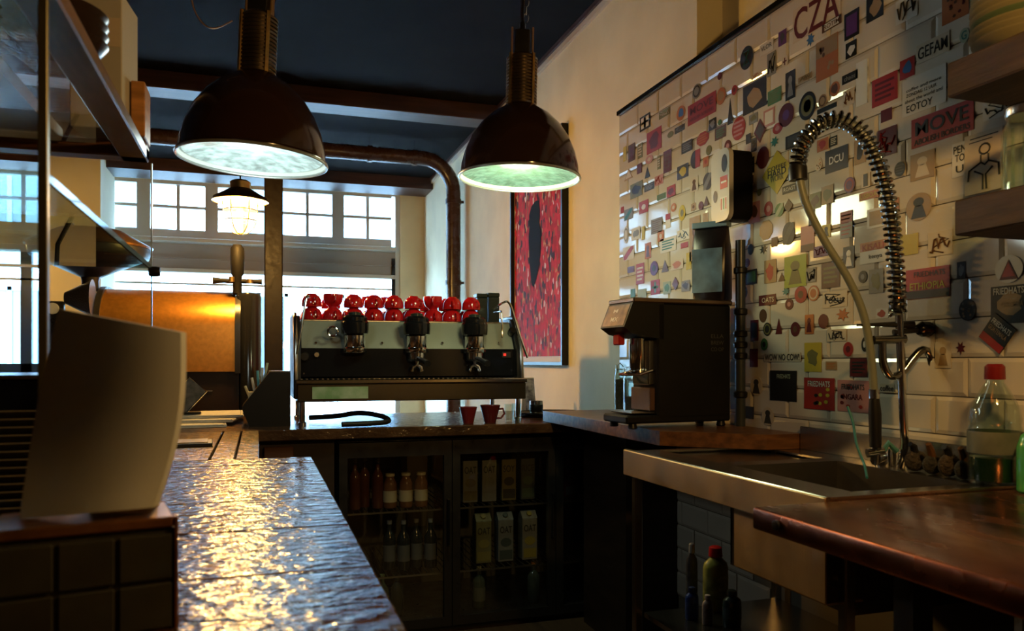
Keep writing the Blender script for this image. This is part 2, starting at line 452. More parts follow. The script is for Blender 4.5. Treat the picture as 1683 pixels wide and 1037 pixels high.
# ------------------------------------------------------------------ counters
pl = thing('bar_counter', 'wide lacquered dark wood bar top reflecting the window and lantern', 'counter', (0, 0, 0))
edges = [2.42, 2.28, 1.985, 1.69, 1.395, 1.10, .805, .51, .21]
for a, b in zip(edges[:-1], edges[1:]):
    MB().box(-1.45, .15, b + .0012, a - .0012, .888, CT + R.uniform(-.0006, .0006), bev=.0025).build('plank', wood_lac, pl)
MB().box(-1.35, .10, .25, 2.38, .0, .888).build('base', darkwood, pl)
pl2 = thing('grooved_counter', 'brown wooden counter with two narrow grooved planks past the bar', 'counter', (0, 0, 0))
for a, b in ((-1.45, -1.02), (-1.015, -.58), (-.575, -.14), (-.134, -.070), (-.064, 0.0)):
    MB().box(a, b, 2.4215, 3.395, .888, CT, bev=.002).build('plank', mat('worn_counter_wood', (0.15, 0.068, 0.026), .26, col2=(0.055, 0.025, 0.010), vscale=7, vstretch=(9, 1.2, 1), bump=.7, bscale=28, bstretch=(1.4, .8, 1), coat=.2), pl2)
MB().box(-1.40, -.04, 2.425, 3.39, 0, .888).build('base', darkwood, pl2)

bc = thing('back_counter', 'dark lacquered counter carrying the espresso machine along the fridge', 'counter', (0, 0, 0))
MB().box(-1.45, 1.688, 3.3985, 4.32, .888, CT, bev=.004).build('worktop', wood_lac, bc)
MB().box(-1.40, .31, 3.46, 4.28, 0, .888).build('base', darkwood, bc)
MB().box(1.655, 1.686, 3.46, 4.28, 0, .888).build('side_panel', darkwood, bc)
MB().box(.315, 1.65, 4.20, 4.28, 0, .888).build('back_panel', darkwood, bc)
MB().box(.02, .14, 3.44, 3.458, .70, .86, bev=.004).build('socket_board', mat('small_brown_board', (.10, .04, .02), .5), bc)

CW = .985
wd = thing('corner_worktop', 'thick worn wooden board under the tall black grinder', 'counter', (0, 0, 0))
MB().prism([(1.285, 3.50), (1.285, 2.36), (1.55, 2.14), (1.686, 2.14), (1.686, 3.50)], .9365, CW).build('worktop', midwood, wd)
MB().box(1.45, 1.686, 2.95, 3.392, 0, .9355).build('base', darkwood, wd)

# ------------------------------------------------------------------ under counter fridge with three glass doors
fr = thing('bottle_fridge', 'black undercounter fridge with three glass doors full of bottles and cartons', 'fridge', (0, 0, 0))
fx0, fx1, fy0, fy1 = .33, 1.64, 3.48, 4.15
inner = mat('fridge_liner', (0.10, 0.10, 0.095), .4, var=.1, vscale=5)
cb = MB().box(fx0, fx1, fy1 - .03, fy1, .0, .87).box(fx0, fx0 + .025, fy0, fy1 - .03, .0, .87).box(fx1 - .025, fx1, fy0, fy1 - .03, .0, .87)
cb.box(fx0 + .025, fx1 - .025, fy0, fy1 - .03, .80, .87).box(fx0 + .025, fx1 - .025, fy0, fy1 - .03, 0, .045)
cb.build('cabinet', blackmetal, fr)
MB().box(fx0 + .026, fx1 - .026, fy1 - .036, fy1 - .0305, .046, .798).build('liner', inner, fr)
SH1, SH2, SH0 = .553, .262, .046
wire = mat('shelf_wire', (0.35, 0.36, 0.36), .3, 1.0)
doors = [(fx0, .828), (.832, 1.328), (1.332, fx1)]
for (a, b) in doors:
    d = MB().box(a, a + .035, fy0 - .035, fy0 - .003, .03, .865).box(b - .035, b, fy0 - .035, fy0 - .003, .03, .865)
    d.box(a + .035, b - .035, fy0 - .035, fy0 - .003, .80, .865).box(a + .035, b - .035, fy0 - .035, fy0 - .003, .03, .07)
    d = d.build('door', blackmetal, fr)
    MB().box(a + .035, b - .035, fy0 - .022, fy0 - .017, .07, .80).build('pane', glass_pane, d)
    MB().tube([(b - .018, fy0 - .036, .40), (b - .018, fy0 - .055, .40), (b - .018, fy0 - .055, .60), (b - .018, fy0 - .036, .60)], .005, 8).build('handle', blackgloss, d)
    for z in (SH1, SH2):
        s = MB()
        x0s, x1s = max(a, fx0 + .027), min(b, fx1 - .027)
        s.box(x0s, x1s, fy0 + .02, fy0 + .026, z - .012, z - .004)
        for i in range(16):
            x = x0s + .01 + (x1s - x0s - .02) * i / 15
            s.box(x - .0015, x + .0015, fy0 + .02, fy1 - .05, z - .004, z)
        s.build('wire_shelf', wire, fr)
# ------------------------------------------------------------------ fridge contents
def bottle(name, label, cat, x, y, z, r, h, col, group=None, cap=(.5, .5, .5), labelcol=None, neck=.35, shoulder=.62, rough=.12, txt=None):
    t = thing(name, label, cat, (x, y, z), (0, 0, 0), group)
    g = mat('bottle_%02x%02x%02x' % tuple(int(c * 255) for c in col), col, rough)
    rn = r * neck
    MB().lathe([(r * .9, 0), (r, .006), (r, h * shoulder), (r * .86, h * (shoulder + .07)), (rn, h * (shoulder + .18)), (rn, h * .93)], 18).build('body', g, t)
    MB().lathe([(rn * 1.15, h * .925), (rn * 1.15, h)], 14).build('cap', mat('cap_%02x%02x%02x' % tuple(int(c * 255) for c in cap), cap, .35), t)
    if labelcol:
        MB().lathe([(r * 1.01, h * .18), (r * 1.012, h * .19), (r * 1.012, h * .50), (r * 1.01, h * .51)], 18, cap0=False, cap1=False).build('paper_label', mat('lab_%02x%02x%02x' % tuple(int(c * 255) for c in labelcol), labelcol, .6), t)
    return t
def carton(label, x, y, z, w, d, h, col, band, txt, group):
    t = thing('drink_carton', label, 'carton', (x, y, z), (0, 0, 0), group)
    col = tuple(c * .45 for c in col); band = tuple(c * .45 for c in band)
    m1 = mat('crt_%02x%02x%02x' % tuple(int(c * 255) for c in col), col, .5)
    m2 = mat('crb_%02x%02x%02x' % tuple(int(c * 255) for c in band), band, .5)
    MB().box(-w / 2, w / 2, -d / 2, d / 2, 0, h * .86, bev=.003).build('body', m1, t)
    MB().prism([(-d / 2, h * .86), (d / 2, h * .86), (.004, h), (-.004, h)], -w / 2, w / 2, 0, Matrix(((0, 0, 1, 0), (1, 0, 0, 0), (0, 1, 0, 0), (0, 0, 0, 1)))).build('gable_top', m1, t)
    MF = Matrix(((1, 0, 0, 0), (0, 0, -1, -d / 2 - .0008), (0, 1, 0, 0), (0, 0, 0, 1)))
    p = MB().quad2(-w * .42, w * .42, h * .05, h * .24, 0, 0, MF).disc2(0, h * .40, w * .36, h * .09, 0, 0, 20, MF)
    p.build('print', m2, t)
    MB().text(txt, 0, h * .66, w * .8, h * .14, 0, 0, MF).build('lettering', mat('ink_black', (.02, .02, .02), .5), t)
    MB().lathe([(.012, 0), (.012, .012)], 12, 0, Matrix.Translation((0, -d * .22, h * .93)) @ Matrix.Rotation(math.radians(50), 4, 'X')).build('screw_cap', m2, t)
    return t
ROW = fy0 + .13
crt = [(770, SH1 + .001, (.38, .36, .32), (.30, .25, .12), 'OAT'), (801, SH1 + .001, (.40, .38, .34), (.36, .34, .28), 'OAT'), (833, SH1 + .001, (.34, .27, .10), (.10, .08, .05), 'SOY'), (864, SH1 + .001, (.12, .13, .12), (.16, .22, .14), 'RICE')]
for i, (px, z, c, b, t) in enumerate(crt):
    p = at_Y(px, 800, ROW)
    carton(['grey drink carton with tan roundel on top shelf of middle fridge door', 'pale drink carton with white roundel on top shelf of middle fridge door', 'mustard drink carton on top shelf of middle fridge door', 'dark green drink carton on top shelf of middle fridge door'][i], p.x, ROW, z, .072, .072, .232, c, b, t, 'cartons in the fridge')
crt2 = [(792, (.30, .28, .14), (.42, .36, .12), 'OAT'), (828, (.30, .31, .31), (.10, .13, .14), 'OAT'), (867, (.34, .32, .28), (.50, .40, .08), 'OAT')]
for i, (px, c, b, t) in enumerate(crt2):
    p = at_Y(px, 900, ROW)
    carton(['olive drink carton with yellow roundel on lower shelf of middle fridge door', 'grey drink carton with dark roundel on lower shelf of middle fridge door', 'pale drink carton with bright yellow roundel on lower shelf of middle fridge door'][i], p.x, ROW, SH2 + .001, .076, .072, .232, c, b, t, 'cartons in the fridge')
for i, (px, c, b) in enumerate([(935, (.25, .05, .04), (.4, .38, .34)), (964, (.42, .38, .30), (.05, .05, .05))]):
    p = at_Y(px, 800, ROW)
    carton(['red carton on top shelf behind the narrow right fridge door', 'cream carton with black print on top shelf behind right fridge door'][i], p.x, ROW, SH1 + .001, .07, .07, .225, c, b, 'MILK', 'cartons in the fridge')
for i, px in enumerate((582, 600, 619)):
    p = at_Y(px, 800, ROW)
    bottle('soft_drink_bottle', 'tall brown bottle on top shelf behind left fridge door', 'bottle', p.x, ROW + (.02 if i % 2 else -.03), SH1 + .001, .026, .225, (.10, .035, .02), 'brown bottles in the fridge', (.3, .25, .15), None)
for i, px in enumerate((641, 667, 692)):
    p = at_Y(px, 800, ROW - .04)
    bottle('juice_bottle', 'short juice bottle with pale label and cap on top fridge shelf', 'bottle', p.x, ROW - .04, SH1 + .001, .031, .155, (.16, .07, .03), 'juice bottles in the fridge', (.55, .5, .4), (.42, .33, .20), .6, .7)
for i, px in enumerate((640, 662, 684, 706)):
    p = at_Y(px, 900, ROW)
    bottle('beer_bottle', 'dark bottle with dim label on lower shelf behind left fridge door', 'bottle', p.x, ROW - .02 * (i % 2), SH2 + .001, .029, .225, (.018, .022, .022), 'dark bottles in the fridge', (.2, .2, .2), (.10, .10, .10))
for i, (px, c) in enumerate(((628, (.05, .06, .035)), (652, (.02, .025, .02)), (787, (.06, .075, .065)), (877, (.06, .07, .06)))):
    p = at_Y(px, 990, ROW)
    bottle('wine_bottle', ['green bottle on fridge floor behind left door', 'black bottle on fridge floor behind left door', 'clear grey bottle on fridge floor under the olive carton', 'clear bottle with copper neck on fridge floor by the right door'][i], 'bottle', p.x, ROW, SH0 + .001, .031, .195, c, 'bottles on the fridge floor', [(.2, .22, .1), (.02, .02, .02), (.5, .55, .52), (.4, .2, .08)][i], [(.2, .2, .12), None, (.10, .11, .10), None][i])

# ------------------------------------------------------------------ espresso machine
EX0, EX1 = .15, 1.235
EY = 3.56       # front plane of the drip tray
em = thing('espresso_machine', 'black and steel three group espresso machine heaped with red cups', 'coffee machine', ((EX0 + EX1) / 2, EY, CT))
W2 = (EX1 - EX0) / 2
satin = mat('satin_green_steel', (0.42, 0.44, 0.36), .34, .35, var=.12, vscale=3)
trayst = mat('tray_steel', (0.55, 0.53, 0.48), .16, 1.0)
MYZ = Matrix(((0, 0, 1, 0), (1, 0, 0, 0), (0, 1, 0, 0), (0, 0, 0, 1)))   # prism xy -> local (y, z), extruded along x
# body: lower black housing + slanted steel fascia
MB().prism([(.16, .20), (.13, .215), (.13, .345), (.17, .352), (.60, .352), (.60, .12), (.20, .12)], -W2 + .03, W2 - .03, 0, MYZ).build('housing', blackgloss, em)
MB().prism([(.128, .346), (.205, .478), (.215, .478), (.140, .346)], -W2 + .035, W2 - .035, 0, MYZ).build('fascia', satin, em)
MB().prism([(.215, .352), (.208, .472), (.60, .472), (.60, .352)], -W2 + .035, W2 - .035, 0, MYZ).build('boiler_cover', blackmetal, em)
MB().box(-W2 + .035, W2 - .035, .20, .60, .472, .482, bev=.003).build('cup_tray', steel, em)
for s in (-1, 1):     # side panels
    MB().prism([(.10, .115), (.085, .20), (.10, .36), (.175, .47), (.21, .498), (.61, .498), (.62, .115)], s * (W2 - .03), s * W2, 0, MYZ).build('side_panel', blackmetal, em)
    MB().tube([(s * (W2 - .008), y, z) for y, z in [(.09, .12), (.078, .20), (.094, .365), (.170, .478), (.21, .505), (.60, .505)]], .010, 10).build('side_rail', steel, em)
# drip tray
MB().box(-W2 + .005, W2 - .005, 0.0, .24, .185, .205, bev=.004).build('drip_tray_rim', trayst, em)
sl = MB()
for i in range(46):
    x = -W2 + .03 + i * (2 * W2 - .06) / 45
    sl.box(x - .004, x + .004, .012, .20, .205, .208)
sl.build('drip_grate', steel, em)
MB().box(-W2 + .01, W2 - .01, .012, .55, .105, .185, bev=.004).build('drip_tray_body', mat('dark_steel_panel', (.13, .12, .10), .25, 1.0), em)
MB().box(-W2 + .075, -W2 + .32, .0095, .0118, .118, .172).build('green_strip', mat('mottled_green', (0.20, 0.34, 0.16), .3, col2=(.42, .50, .34), vscale=14), em)  # mottled green strip on the front of the drip tray body
for sx in (-1, 1):
    for y in (.06, .50):
        MB().lathe([(.018, 0), (.018, .012), (.012, .016), (.012, .105)], 16, 0, Matrix.Translation((sx * (W2 - .035), y, 0))).build('leg', chrome, em)
# groups
for gx in (583, 685, 780):
    x = at_Y(gx, 550, EY + .10).x - (EX0 + EX1) / 2
    g = MB().lathe([(.050, .372), (.062, .378), (.064, .40), (.064, .428), (.058, .436), (.058, .452), (.046, .462)], 28, 0, Matrix.Translation((x, .10, .035))).build('group_head', blackgloss, em)
    MB().lathe([(.045, .335), (.048, .34), (.048, .404)], 28, 0, Matrix.Translation((x, .10, .0))).build('chrome_collar', chrome, g)
    MB().lathe([(.052, .325), (.055, .33), (.055, .345), (.050, .35)], 28, 0, Matrix.Translation((x, .10, .0))).build('locking_ring', chrome, g)
    MB().lathe([(.020, .455), (.030, .46), (.030, .474), (.012, .48)], 20, 0, Matrix.Translation((x, .10, .035))).build('brew_cap', mat('cap_green_black', (.02, .03, .025), .2), g)
    MB().tube([(x, .15, .40), (x, .21, .42)], .042, 18).build('neck', blackmetal, g)
    if gx != 583:
        pf = MB().lathe([(.030, .285), (.041, .295), (.041, .326)], 24, 0, Matrix.Translation((x, .10, 0))).build('portafilter', chrome, em)
        MB().tube([(x, .06, .30), (x + .012, -.02, .285), (x + .016, -.075, .275)], [.010, .013, .015], 12).build('handle', blackm, pf)
        MB().tube([(x, .10, .288), (x, .10, .268), (x - .018, .10, .258), (x - .024, .10, .238)], .009, 10).tube([(x, .10, .268), (x + .018, .10, .258), (x + .024, .10, .238)], .009, 10).build('spout', chrome, pf)
    else:
        MB().tube(arc((x - .10, .09, .42), .022, 0, 350, 14), .005, 8).build('lever_ring', chrome, g)
# steam wands
ba = (EX0 + EX1) / 2
for s, pts in ((-1, [(508, 487), (503, 492), (497, 530), (488, 582)]), (1, [(826, 498), (838, 500), (852, 545), (867, 588)])):
    pp_ = []
    for i, (x, y) in enumerate(pts):
        q = at_Y(x, y, EY + .07 - .02 * i); pp_.append((q.x - ba, q.y - EY, q.z - CT))
    q0 = Vector(pp_[0]); pp_.insert(0, (q0.x, .205, q0.z - .02))
    MB().tube(smooth_path(pp_, 6), .0055, 10).build('steam_wand', chrome, em)
q = at_Y(822, 512, EY + .1)
MB().tube([(q.x - ba, .20, q.z - CT), (q.x - ba, .08, q.z - CT), (q.x - ba, .075, q.z - CT - .015), (q.x - ba + .002, .07, q.z - CT - .13)], .0045, 10).build('water_spout', chrome, em)
def on_front(px, py, dy): 
    q = at_Y(px, py, EY + dy); return q.x - ba, q.z - CT
for px, py, r, m in ((500, 586, .022, blackm), (520, 583, .013, steel)):
    x, z = on_front(px, py, .13)
    MB().lathe([(r, 0), (r, .012), (r * .8, .016)], 20, 0, Matrix.Translation((x, .13, z)) @ Matrix.Rotation(math.radians(90), 4, 'X')).build('gauge', m, em)
x, z = on_front(842, 548, .15)
MB().lathe([(.016, 0), (.020, .006), (.020, .03), (.015, .035)], 18, 0, Matrix.Translation((x, .17, z)) @ Matrix.Rotation(math.radians(60), 4, 'X')).build('steam_knob', blackm, em)
x, z = on_front(832, 583, .13)
MB().box(x - .022, x + .022, .126, .13, z - .014, z + .014, 0).box(x - .016, x - .002, .1245, .126, z - .006, z + .007, 1).build('display', [mat('display_black', (.05, .04, .04), .2), mat('red_led_digits', (.5, .02, .02), .4, emis=(1, .05, .03), estr=.8)], em)
for px in (519, 628, 727, 820):
    x, z = on_front(px, 564, .135)
    MB().lathe([(.007, 0), (.006, .004)], 12, 0, Matrix.Translation((x, .137, z)) @ Matrix.Rotation(math.radians(65), 4, 'X')).build('screw', chrome, em)
for (sx, zz) in ((-1, .23), (1, .24)):
    MB().lathe([(.005, 0), (.004, .003)], 10, 0, Matrix.Translation((sx * (W2 - .045), .13, zz)) @ Matrix.Rotation(math.radians(90), 4, 'X')).build('screw', chrome, em)

# red cups heaped on top of the machine
cup_t = thing('coffee_cup', 'glossy red coffee cup in the heap on top of the espresso machine', 'cup', (0, 0, 0), (0, 0, 0), 'red cups on the espresso machine')
MB().lathe([(.020, 0), (.022, .002), (.023, .005), (.036, .013), (.0445, .030), (.0465, .050), (.0455, .062), (.0445, .062), (.043, .034), (.034, .018), (.006, .010)], 28).build('bowl', redgloss, cup_t)
MB().tube([(.044, 0, .050), (.056, 0, .054), (.066, 0, .046), (.067, 0, .032), (.058, 0, .022), (.041, 0, .024)], .0044, 10).build('handle', redgloss, cup_t)
TOPZ = CT + .482 + .0005
cups = []
xs = [EX0 + .09 + i * .0975 for i in range(9)]
for j, yy in enumerate((EY + .275, EY + .39, EY + .505)):
    for i, x in enumerate(xs):
        if j == 2 and i % 2: continue
        cups.append((x + R.uniform(-.002, .002), yy + R.uniform(-.002, .002), TOPZ + .0622, 1, R.uniform(70, 110) if j == 0 else R.uniform(250, 290)))
for i, j, fl, a in [(0, 0, 1, 75), (1, 0, 0, -85), (2, 0, 1, 110), (3, 0, 1, 80), (4, 0, 1, 100), (5, 0, 1, 60), (6, 0, 0, -100), (7, 0, 1, 100), (8, 0, 1, 70), (1, 1, 1, -70), (4, 1, 0, 85), (6, 1, 1, -100), (7, 1, 1, -90), (3, 1, 0, 110)]:
    cups.append((xs[i] + R.uniform(-.0018, .0018), EY + (.275, .39)[j] + R.uniform(-.002, .002), TOPZ + .0626 + (.0622 if fl else 0), fl, a))
first = True
for x, y, z, fl, a in cups:
    rot = (math.radians(180) if fl else 0, 0, math.radians(-a if fl else a))
    lay = 'upper layer' if z > TOPZ + .1 or (not fl and z > TOPZ + .05) else 'bottom layer'
    row = 'fascia side' if y < EY + .33 else 'middle' if y < EY + .45 else 'window side'
    lb = 'glossy red coffee cup turned upside down, %s, %s row of heap' % (lay, row) if fl else 'glossy red coffee cup standing upright, %s, %s row of heap' % (lay, row)
    if first: cup_t['label'] = lb
    if first: cup_t.location = (x, y, z); cup_t.rotation_euler = rot; first = False
    else: dup(cup_t, (x, y, z), rot, lb)
# two black tins beside the cups
for i, (px, w, h, tl) in enumerate(((790, .055, .150, 2), (809, .058, .155, 2))):
    q = at_Y(px, 520, EY + .33)
    t = thing('tea_tin', ['upright black tin next to the red cups on the machine', 'wider black tin at the right end of the machine top'][i], 'tin', (q.x, EY + .33, TOPZ), (0, 0, math.radians(tl)))
    MB().box(-w / 2, w / 2, -.03, .03, 0, h * .86, bev=.003).build('body', mat('dark_tin', (.012, .018, .014), .3), t)
    MB().box(-w / 2 - .002, w / 2 + .002, -.032, .032, h * .86, h, bev=.004).build('lid', mat('tin_lid', (.018, .024, .018), .25), t)

# things on the back counter
for i, (px, r, h, c) in enumerate(((770, .042, .075, (.16, .012, .012)), (806, .048, .082, (.10, .010, .010)))):
    q = at_Y(px, 690, 3.50)
    t = thing('ceramic_cup', ['small dark red cup standing under the espresso machine', 'larger dark maroon cup with handle under the espresso machine'][i], 'cup', (q.x, 3.505, CT))
    m = mat('maroon_glaze_%d' % i, c, .2)
    MB().lathe([(r * .55, 0), (r * .58, .004), (r * .72, h * .4), (r * .95, h * .9), (r, h), (r * .94, h), (r * .68, h * .45), (.004, .012)], 26).build('bowl', m, t)
    if i: MB().tube([(r * .8, 0, h * .75), (r * 1.3, 0, h * .78), (r * 1.45, 0, h * .5), (r * 1.1, 0, h * .25), (r * .66, 0, h * .25)], .005, 10).build('handle', m, t)
for i, px in enumerate((835, 853)):
    q = at_Y(px, 690, 3.52)
    t = thing('shot_glass', 'small clear glass between the maroon cup and machine leg', 'glass', (q.x, 3.50 + .06 * i, CT), group='shot glasses under the machine')
    MB().lathe([(.018, 0), (.019, .004), (.024, .085), (.0225, .085), (.0175, .008), (.002, .007)], 20).build('glass', jar_glass, t)
# black cloth/hose looped on the counter under the machine
hp = [(at_Y(x, 0, 3.5).x, y, z) for x, y, z in ((515, 3.78, CT + .022), (560, 3.74, CT + .03), (600, 3.70, CT + .045), (632, 3.60, CT + .035), (640, 3.53, CT + .016), (610, 3.47, CT + .013), (560, 3.445, CT + .013))]
tag(MB().tube(smooth_path(hp, 8), .012, 10).build('rubber_hose', blackm), 'black rubber hose looping out from under the espresso machine', 'hose')
# round tray with cup and card
q = at_z(938, 682, CT)
tr = thing('serving_tray', 'round black serving tray on the counter beside the machine', 'tray', (1.465, 3.85, CT))
MB().lathe([(.16, 0), (.175, .004), (.185, .018), (.181, .019), (.170, .008), (.004, .006)], 40).build('dish', mat('tray_black', (.018, .017, .017), .3), tr)
MB().tube(arc((0, 0, .019), .183, 0, 360, 40, 'xy')[:-1], .003, 8, closed=True).build('rim', blackgloss, tr)
tb = thing('steel_tumbler', 'small steel cup with dark band standing on the round tray', 'cup', (1.355, 3.79, CT + .0075))
MB().lathe([(.030, 0), (.032, .002), (.034, .075), (.032, .075), (.030, .005), (.002, .004)], 24).build('body', steel, tb)
MB().lathe([(.0335, .02), (.0345, .022), (.0350, .055), (.0340, .057)], 24, cap0=False, cap1=False).build('band', blackm, tb)
cd = thing('price_card', 'small folded white and dark card behind the tray', 'card', (1.45, 4.14, CT), (0, 0, .3))
MB().box(-.035, .035, -.001, .001, 0, .19, 0, M=Matrix.Rotation(-.12, 4, 'X')).build('front', mat('speckled_card', (.55, .52, .55), .6, col2=(.08, .07, .09), vscale=22), cd)
MB().box(-.035, .035, .045, .047, 0, .19, 0, M=Matrix.Rotation(.12, 4, 'X')).build('back', white_paper, cd)
# clip top jars at the wall end
def clip_jar(x, y, z, r, h, fill, label, col):
    t = thing('clip_top_jar', label, 'jar', (x, y, z), (0, 0, R.uniform(0, 3)), 'clip top jars')
    MB().lathe([(r * .9, 0), (r, .008), (r, h * .74), (r * .82, h * .86), (r * .82, h * .90), (r * .79, h * .90), (r * .79, h * .86), (r * .96, h * .74), (r * .96, .010), (.002, .008)], 26).build('glass', jar_glass, t)
    MB().lathe([(r * .94, .011), (r * .945, h * fill), (.002, h * (fill + .02))], 22).build('contents', mat('jar_fill_%d' % int(col[0] * 1000), col, .8, var=.4, vscale=60, bump=.6, bscale=120), t)
    MB().lathe([(r * .86, h * .905), (r * .88, h * .92), (r * .88, h * .97), (r * .5, h), (.002, h)], 26).build('lid', jar_glass, t)
    MB().tube(arc((0, 0, h * .88), r * .85, 0, 360, 24, 'xy')[:-1], .0018, 6, closed=True).tube([(r * .86, 0, h * .88), (r * 1.02, 0, h * .80), (r * 1.02, 0, h * .95), (r * .2, 0, h * 1.01), (-r * .86, 0, h * .93)], .0018, 6).build('wire_clip', chrome, t)
    return t
q = at_z(1023, 676, CW); clip_jar(1.625, 3.36, CW, .030, .225, .66, 'slim clip top jar of dark beans against the cream wall', (.035, .022, .015))
clip_jar(1.60, 3.14, CW, .064, .215, .36, 'wide clip top jar part filled with dark coffee beside the grinder', (.04, .02, .012))

# ------------------------------------------------------------------ tall grinder on the corner board
gr = thing('coffee_grinder', 'tall black shop grinder with slanted control head on wooden board', 'grinder', (1.42, 2.54, CW), (0, 0, math.radians(184)))
gr.scale = (1, 1, .945)
# local x = front direction, side faces +-y
gm = mat('grinder_black', (.006, .0055, .005), .5, rvar=.08, vscale=6, spec=.3)
MB().box(-.21, .10, -.085, .085, .035, .465, bev=.006).build('body', gm, gr)
MB().box(-.215, .20, -.09, .09, .465, .483, bev=.004).build('top_plate', mat('grinder_top', (.22, .15, .10), .25, .8), gr)
MB().prism([(.075, .465), (.20, .465), (.235, .375), (.20, .35), (.075, .33)], -.085, .085, 0, Matrix(((1, 0, 0, 0), (0, 0, 1, 0), (0, 1, 0, 0), (0, 0, 0, 1)))).build('head', gm, gr)
Mh = Matrix.Translation((.2185, 0, .420)) @ Matrix.Rotation(math.radians(90), 4, 'Z') @ Matrix.Rotation(math.radians(90 - 21), 4, 'X')
MB().quad2(-.075, .075, -.042, .042, .0008, 0, Mh).text('M', -.01, .018, .03, .014, .0016, 1, Mh).text('MX', .0, -.016, .05, .018, .0016, 1, Mh).build('control_plate', [mat('worn_bronze_plate', (.16, .11, .08), .35, .7, var=.4, vscale=30), mat('plate_lettering', (.62, .52, .42), .4)], gr)
MB().box(.19, .215, -.03, .015, .31, .348, bev=.004).build('red_switch', mat('red_switch_plastic', (.5, .02, .02), .3), gr)
MB().lathe([(.030, .205), (.034, .215), (.034, .335)], 22, 0, Matrix.Translation((.125, 0, 0))).build('spout', chrome, gr)
MB().box(.076, .12, -.055, .055, .16, .33, bev=.004).build('spout_guard', steel, gr)
MB().tube([(.09, -.06, .22), (.16, -.065, .20), (.185, -.03, .20), (.185, .03, .20), (.16, .065, .20), (.09, .06, .22)], .006, 8).build('bag_clamp', chrome, gr)
MB().box(.08, .20, -.07, .07, .055, .06, bev=.002).build('catch_tray', steel, gr)
MB().box(.078, .12, -.065, .065, .065, .15, bev=.003).build('label_box', mat('brown_label_box', (.09, .045, .03), .5), gr)
MB().box(-.21, .225, -.085, .085, .02, .05, bev=.006).build('base', gm, gr)
for x in (-.18, .19):
    for y in (-.065, .065):
        MB().lathe([(.014, 0), (.017, .004), (.013, .024)], 14, 0, Matrix.Translation((x, y, 0))).build('foot', blackm, gr)
Ms = Matrix(((1, 0, 0, 0), (0, 0, 1, .0856), (0, 1, 0, 0), (0, 0, 0, 1)))
pm_ = mat('faint_grey_print', (.05, .05, .047), .5)
prn = MB()
Ms2 = Matrix(((-1, 0, 0, 0), (0, 0, 1, .0858), (0, 1, 0, 0), (0, 0, 0, 1)))
for i, t in enumerate(('ELLA', 'BREW', 'CO OP')): prn.text(t, .150, .345 - i * .025, .055, .015, 0, 0, Ms2)
prn.build('side_print', pm_, gr)
# coffee bag standing on the grinder
bg = thing('coffee_bag', 'blue and black foil coffee bag standing on top of the grinder', 'bag', (1.60, 2.535, CW + .484 * .945), (0, 0, math.radians(215)))
bv = []; bf = []
rings = [(0, .045, .060), (.01, .050, .064), (.12, .048, .066), (.20, .040, .066), (.25, .020, .066), (.285, .006, .066)]
for z, dx, dy in rings:
    for k in range(12):
        a = 2 * math.pi * k / 12; c, s_ = math.cos(a), math.sin(a)
        e = .45
        bv.append((dx * math.copysign(abs(c) ** e, c) + z * .03, dy * math.copysign(abs(s_) ** e, s_), z))
m = MB()
m.add(bv, [(i * 12 + k, i * 12 + (k + 1) % 12, (i + 1) * 12 + (k + 1) % 12, (i + 1) * 12 + k) for i in range(5) for k in range(12)] + [tuple(range(12))[::-1], tuple(range(60, 72))])
m.build('pouch', mat('blue_black_foil', (.006, .006, .008), .3, col2=(.02, .012, .014), vscale=8), bg)
MB().box(.0515, .0525, -.058, .058, .03, .19, M=None).build('front_label', mat('blue_bag_label', (.22, .34, .46), .35, col2=(.10, .12, .14), vscale=9), bg)
MB().box(-.012, .032, -.068, .068, .270, .292, bev=.002).build('fold_clip', mat('bag_fold', (.20, .30, .40), .4), bg)
# white wall dispenser covered in stickers
dq = at_X(1196, 300, 1.62)
dp = thing('wall_dispenser', 'white sticker covered wall dispenser above the coffee bag', 'dispenser', (1.688, dq.y, 0))
zt, zb = at_X(1196, 243, 1.60).z, at_X(1196, 362, 1.60).z
def rrect(w, h, r, n=5):
    out = []
    for cx, cy, a0 in ((w / 2 - r, h / 2 - r, 0), (-w / 2 + r, h / 2 - r, 90), (-w / 2 + r, -h / 2 + r, 180), (w / 2 - r, -h / 2 + r, 270)):
        for i in range(n + 1):
            a = math.radians(a0 + 90 * i / n); out.append((cx + r * math.cos(a), cy + r * math.sin(a)))
    return out
MD = Matrix(((0, 0, -1, 0), (-1, 0, 0, 0), (0, 1, 0, (zt + zb) / 2), (0, 0, 0, 1)))
MB().prism(rrect(.108, zt - zb - .008, .03), .0, .082, 0, MD).build('shaded_case', matte_black, dp)  # shade on the sides of the white case is put in as black colour
MB().prism(rrect(.115, zt - zb, .03), .082, .10, 0, MD).build('cover', mat('white_enamel', (.58, .55, .52), .25), dp)
dm2 = [mat('stk_black', (.02, .02, .02), .4), mat('stk_red', (.45, .04, .03), .4), mat('stk_green', (.05, .22, .09), .4), mat('stk_white', (.66, .63, .58), .4)]
MB().disc2(.028, .075, .018, .032, .1008, 0, 20, MD).build('round_sticker', dm2[0], dp)
MB().quad2(.002, .048, -.015, .03, .1008, 1, MD).quad2(.008, .042, .005, .012, .1012, 3, MD).build('red_sticker', dm2, dp)
s_ = MB().quad2(.002, .048, -.095, -.045, .1008, 3, MD)
for i, mi in enumerate((1, 2, 1)): s_.quad2(.006 + i * .014, .014 + i * .014, -.09, -.05, .1012, mi, MD)
s_.build('striped_sticker', dm2, dp)
MB().disc2(-.03, -.035, .014, .022, .1008, 0, 18, MD).build('oval_sticker', dm2[0], dp)
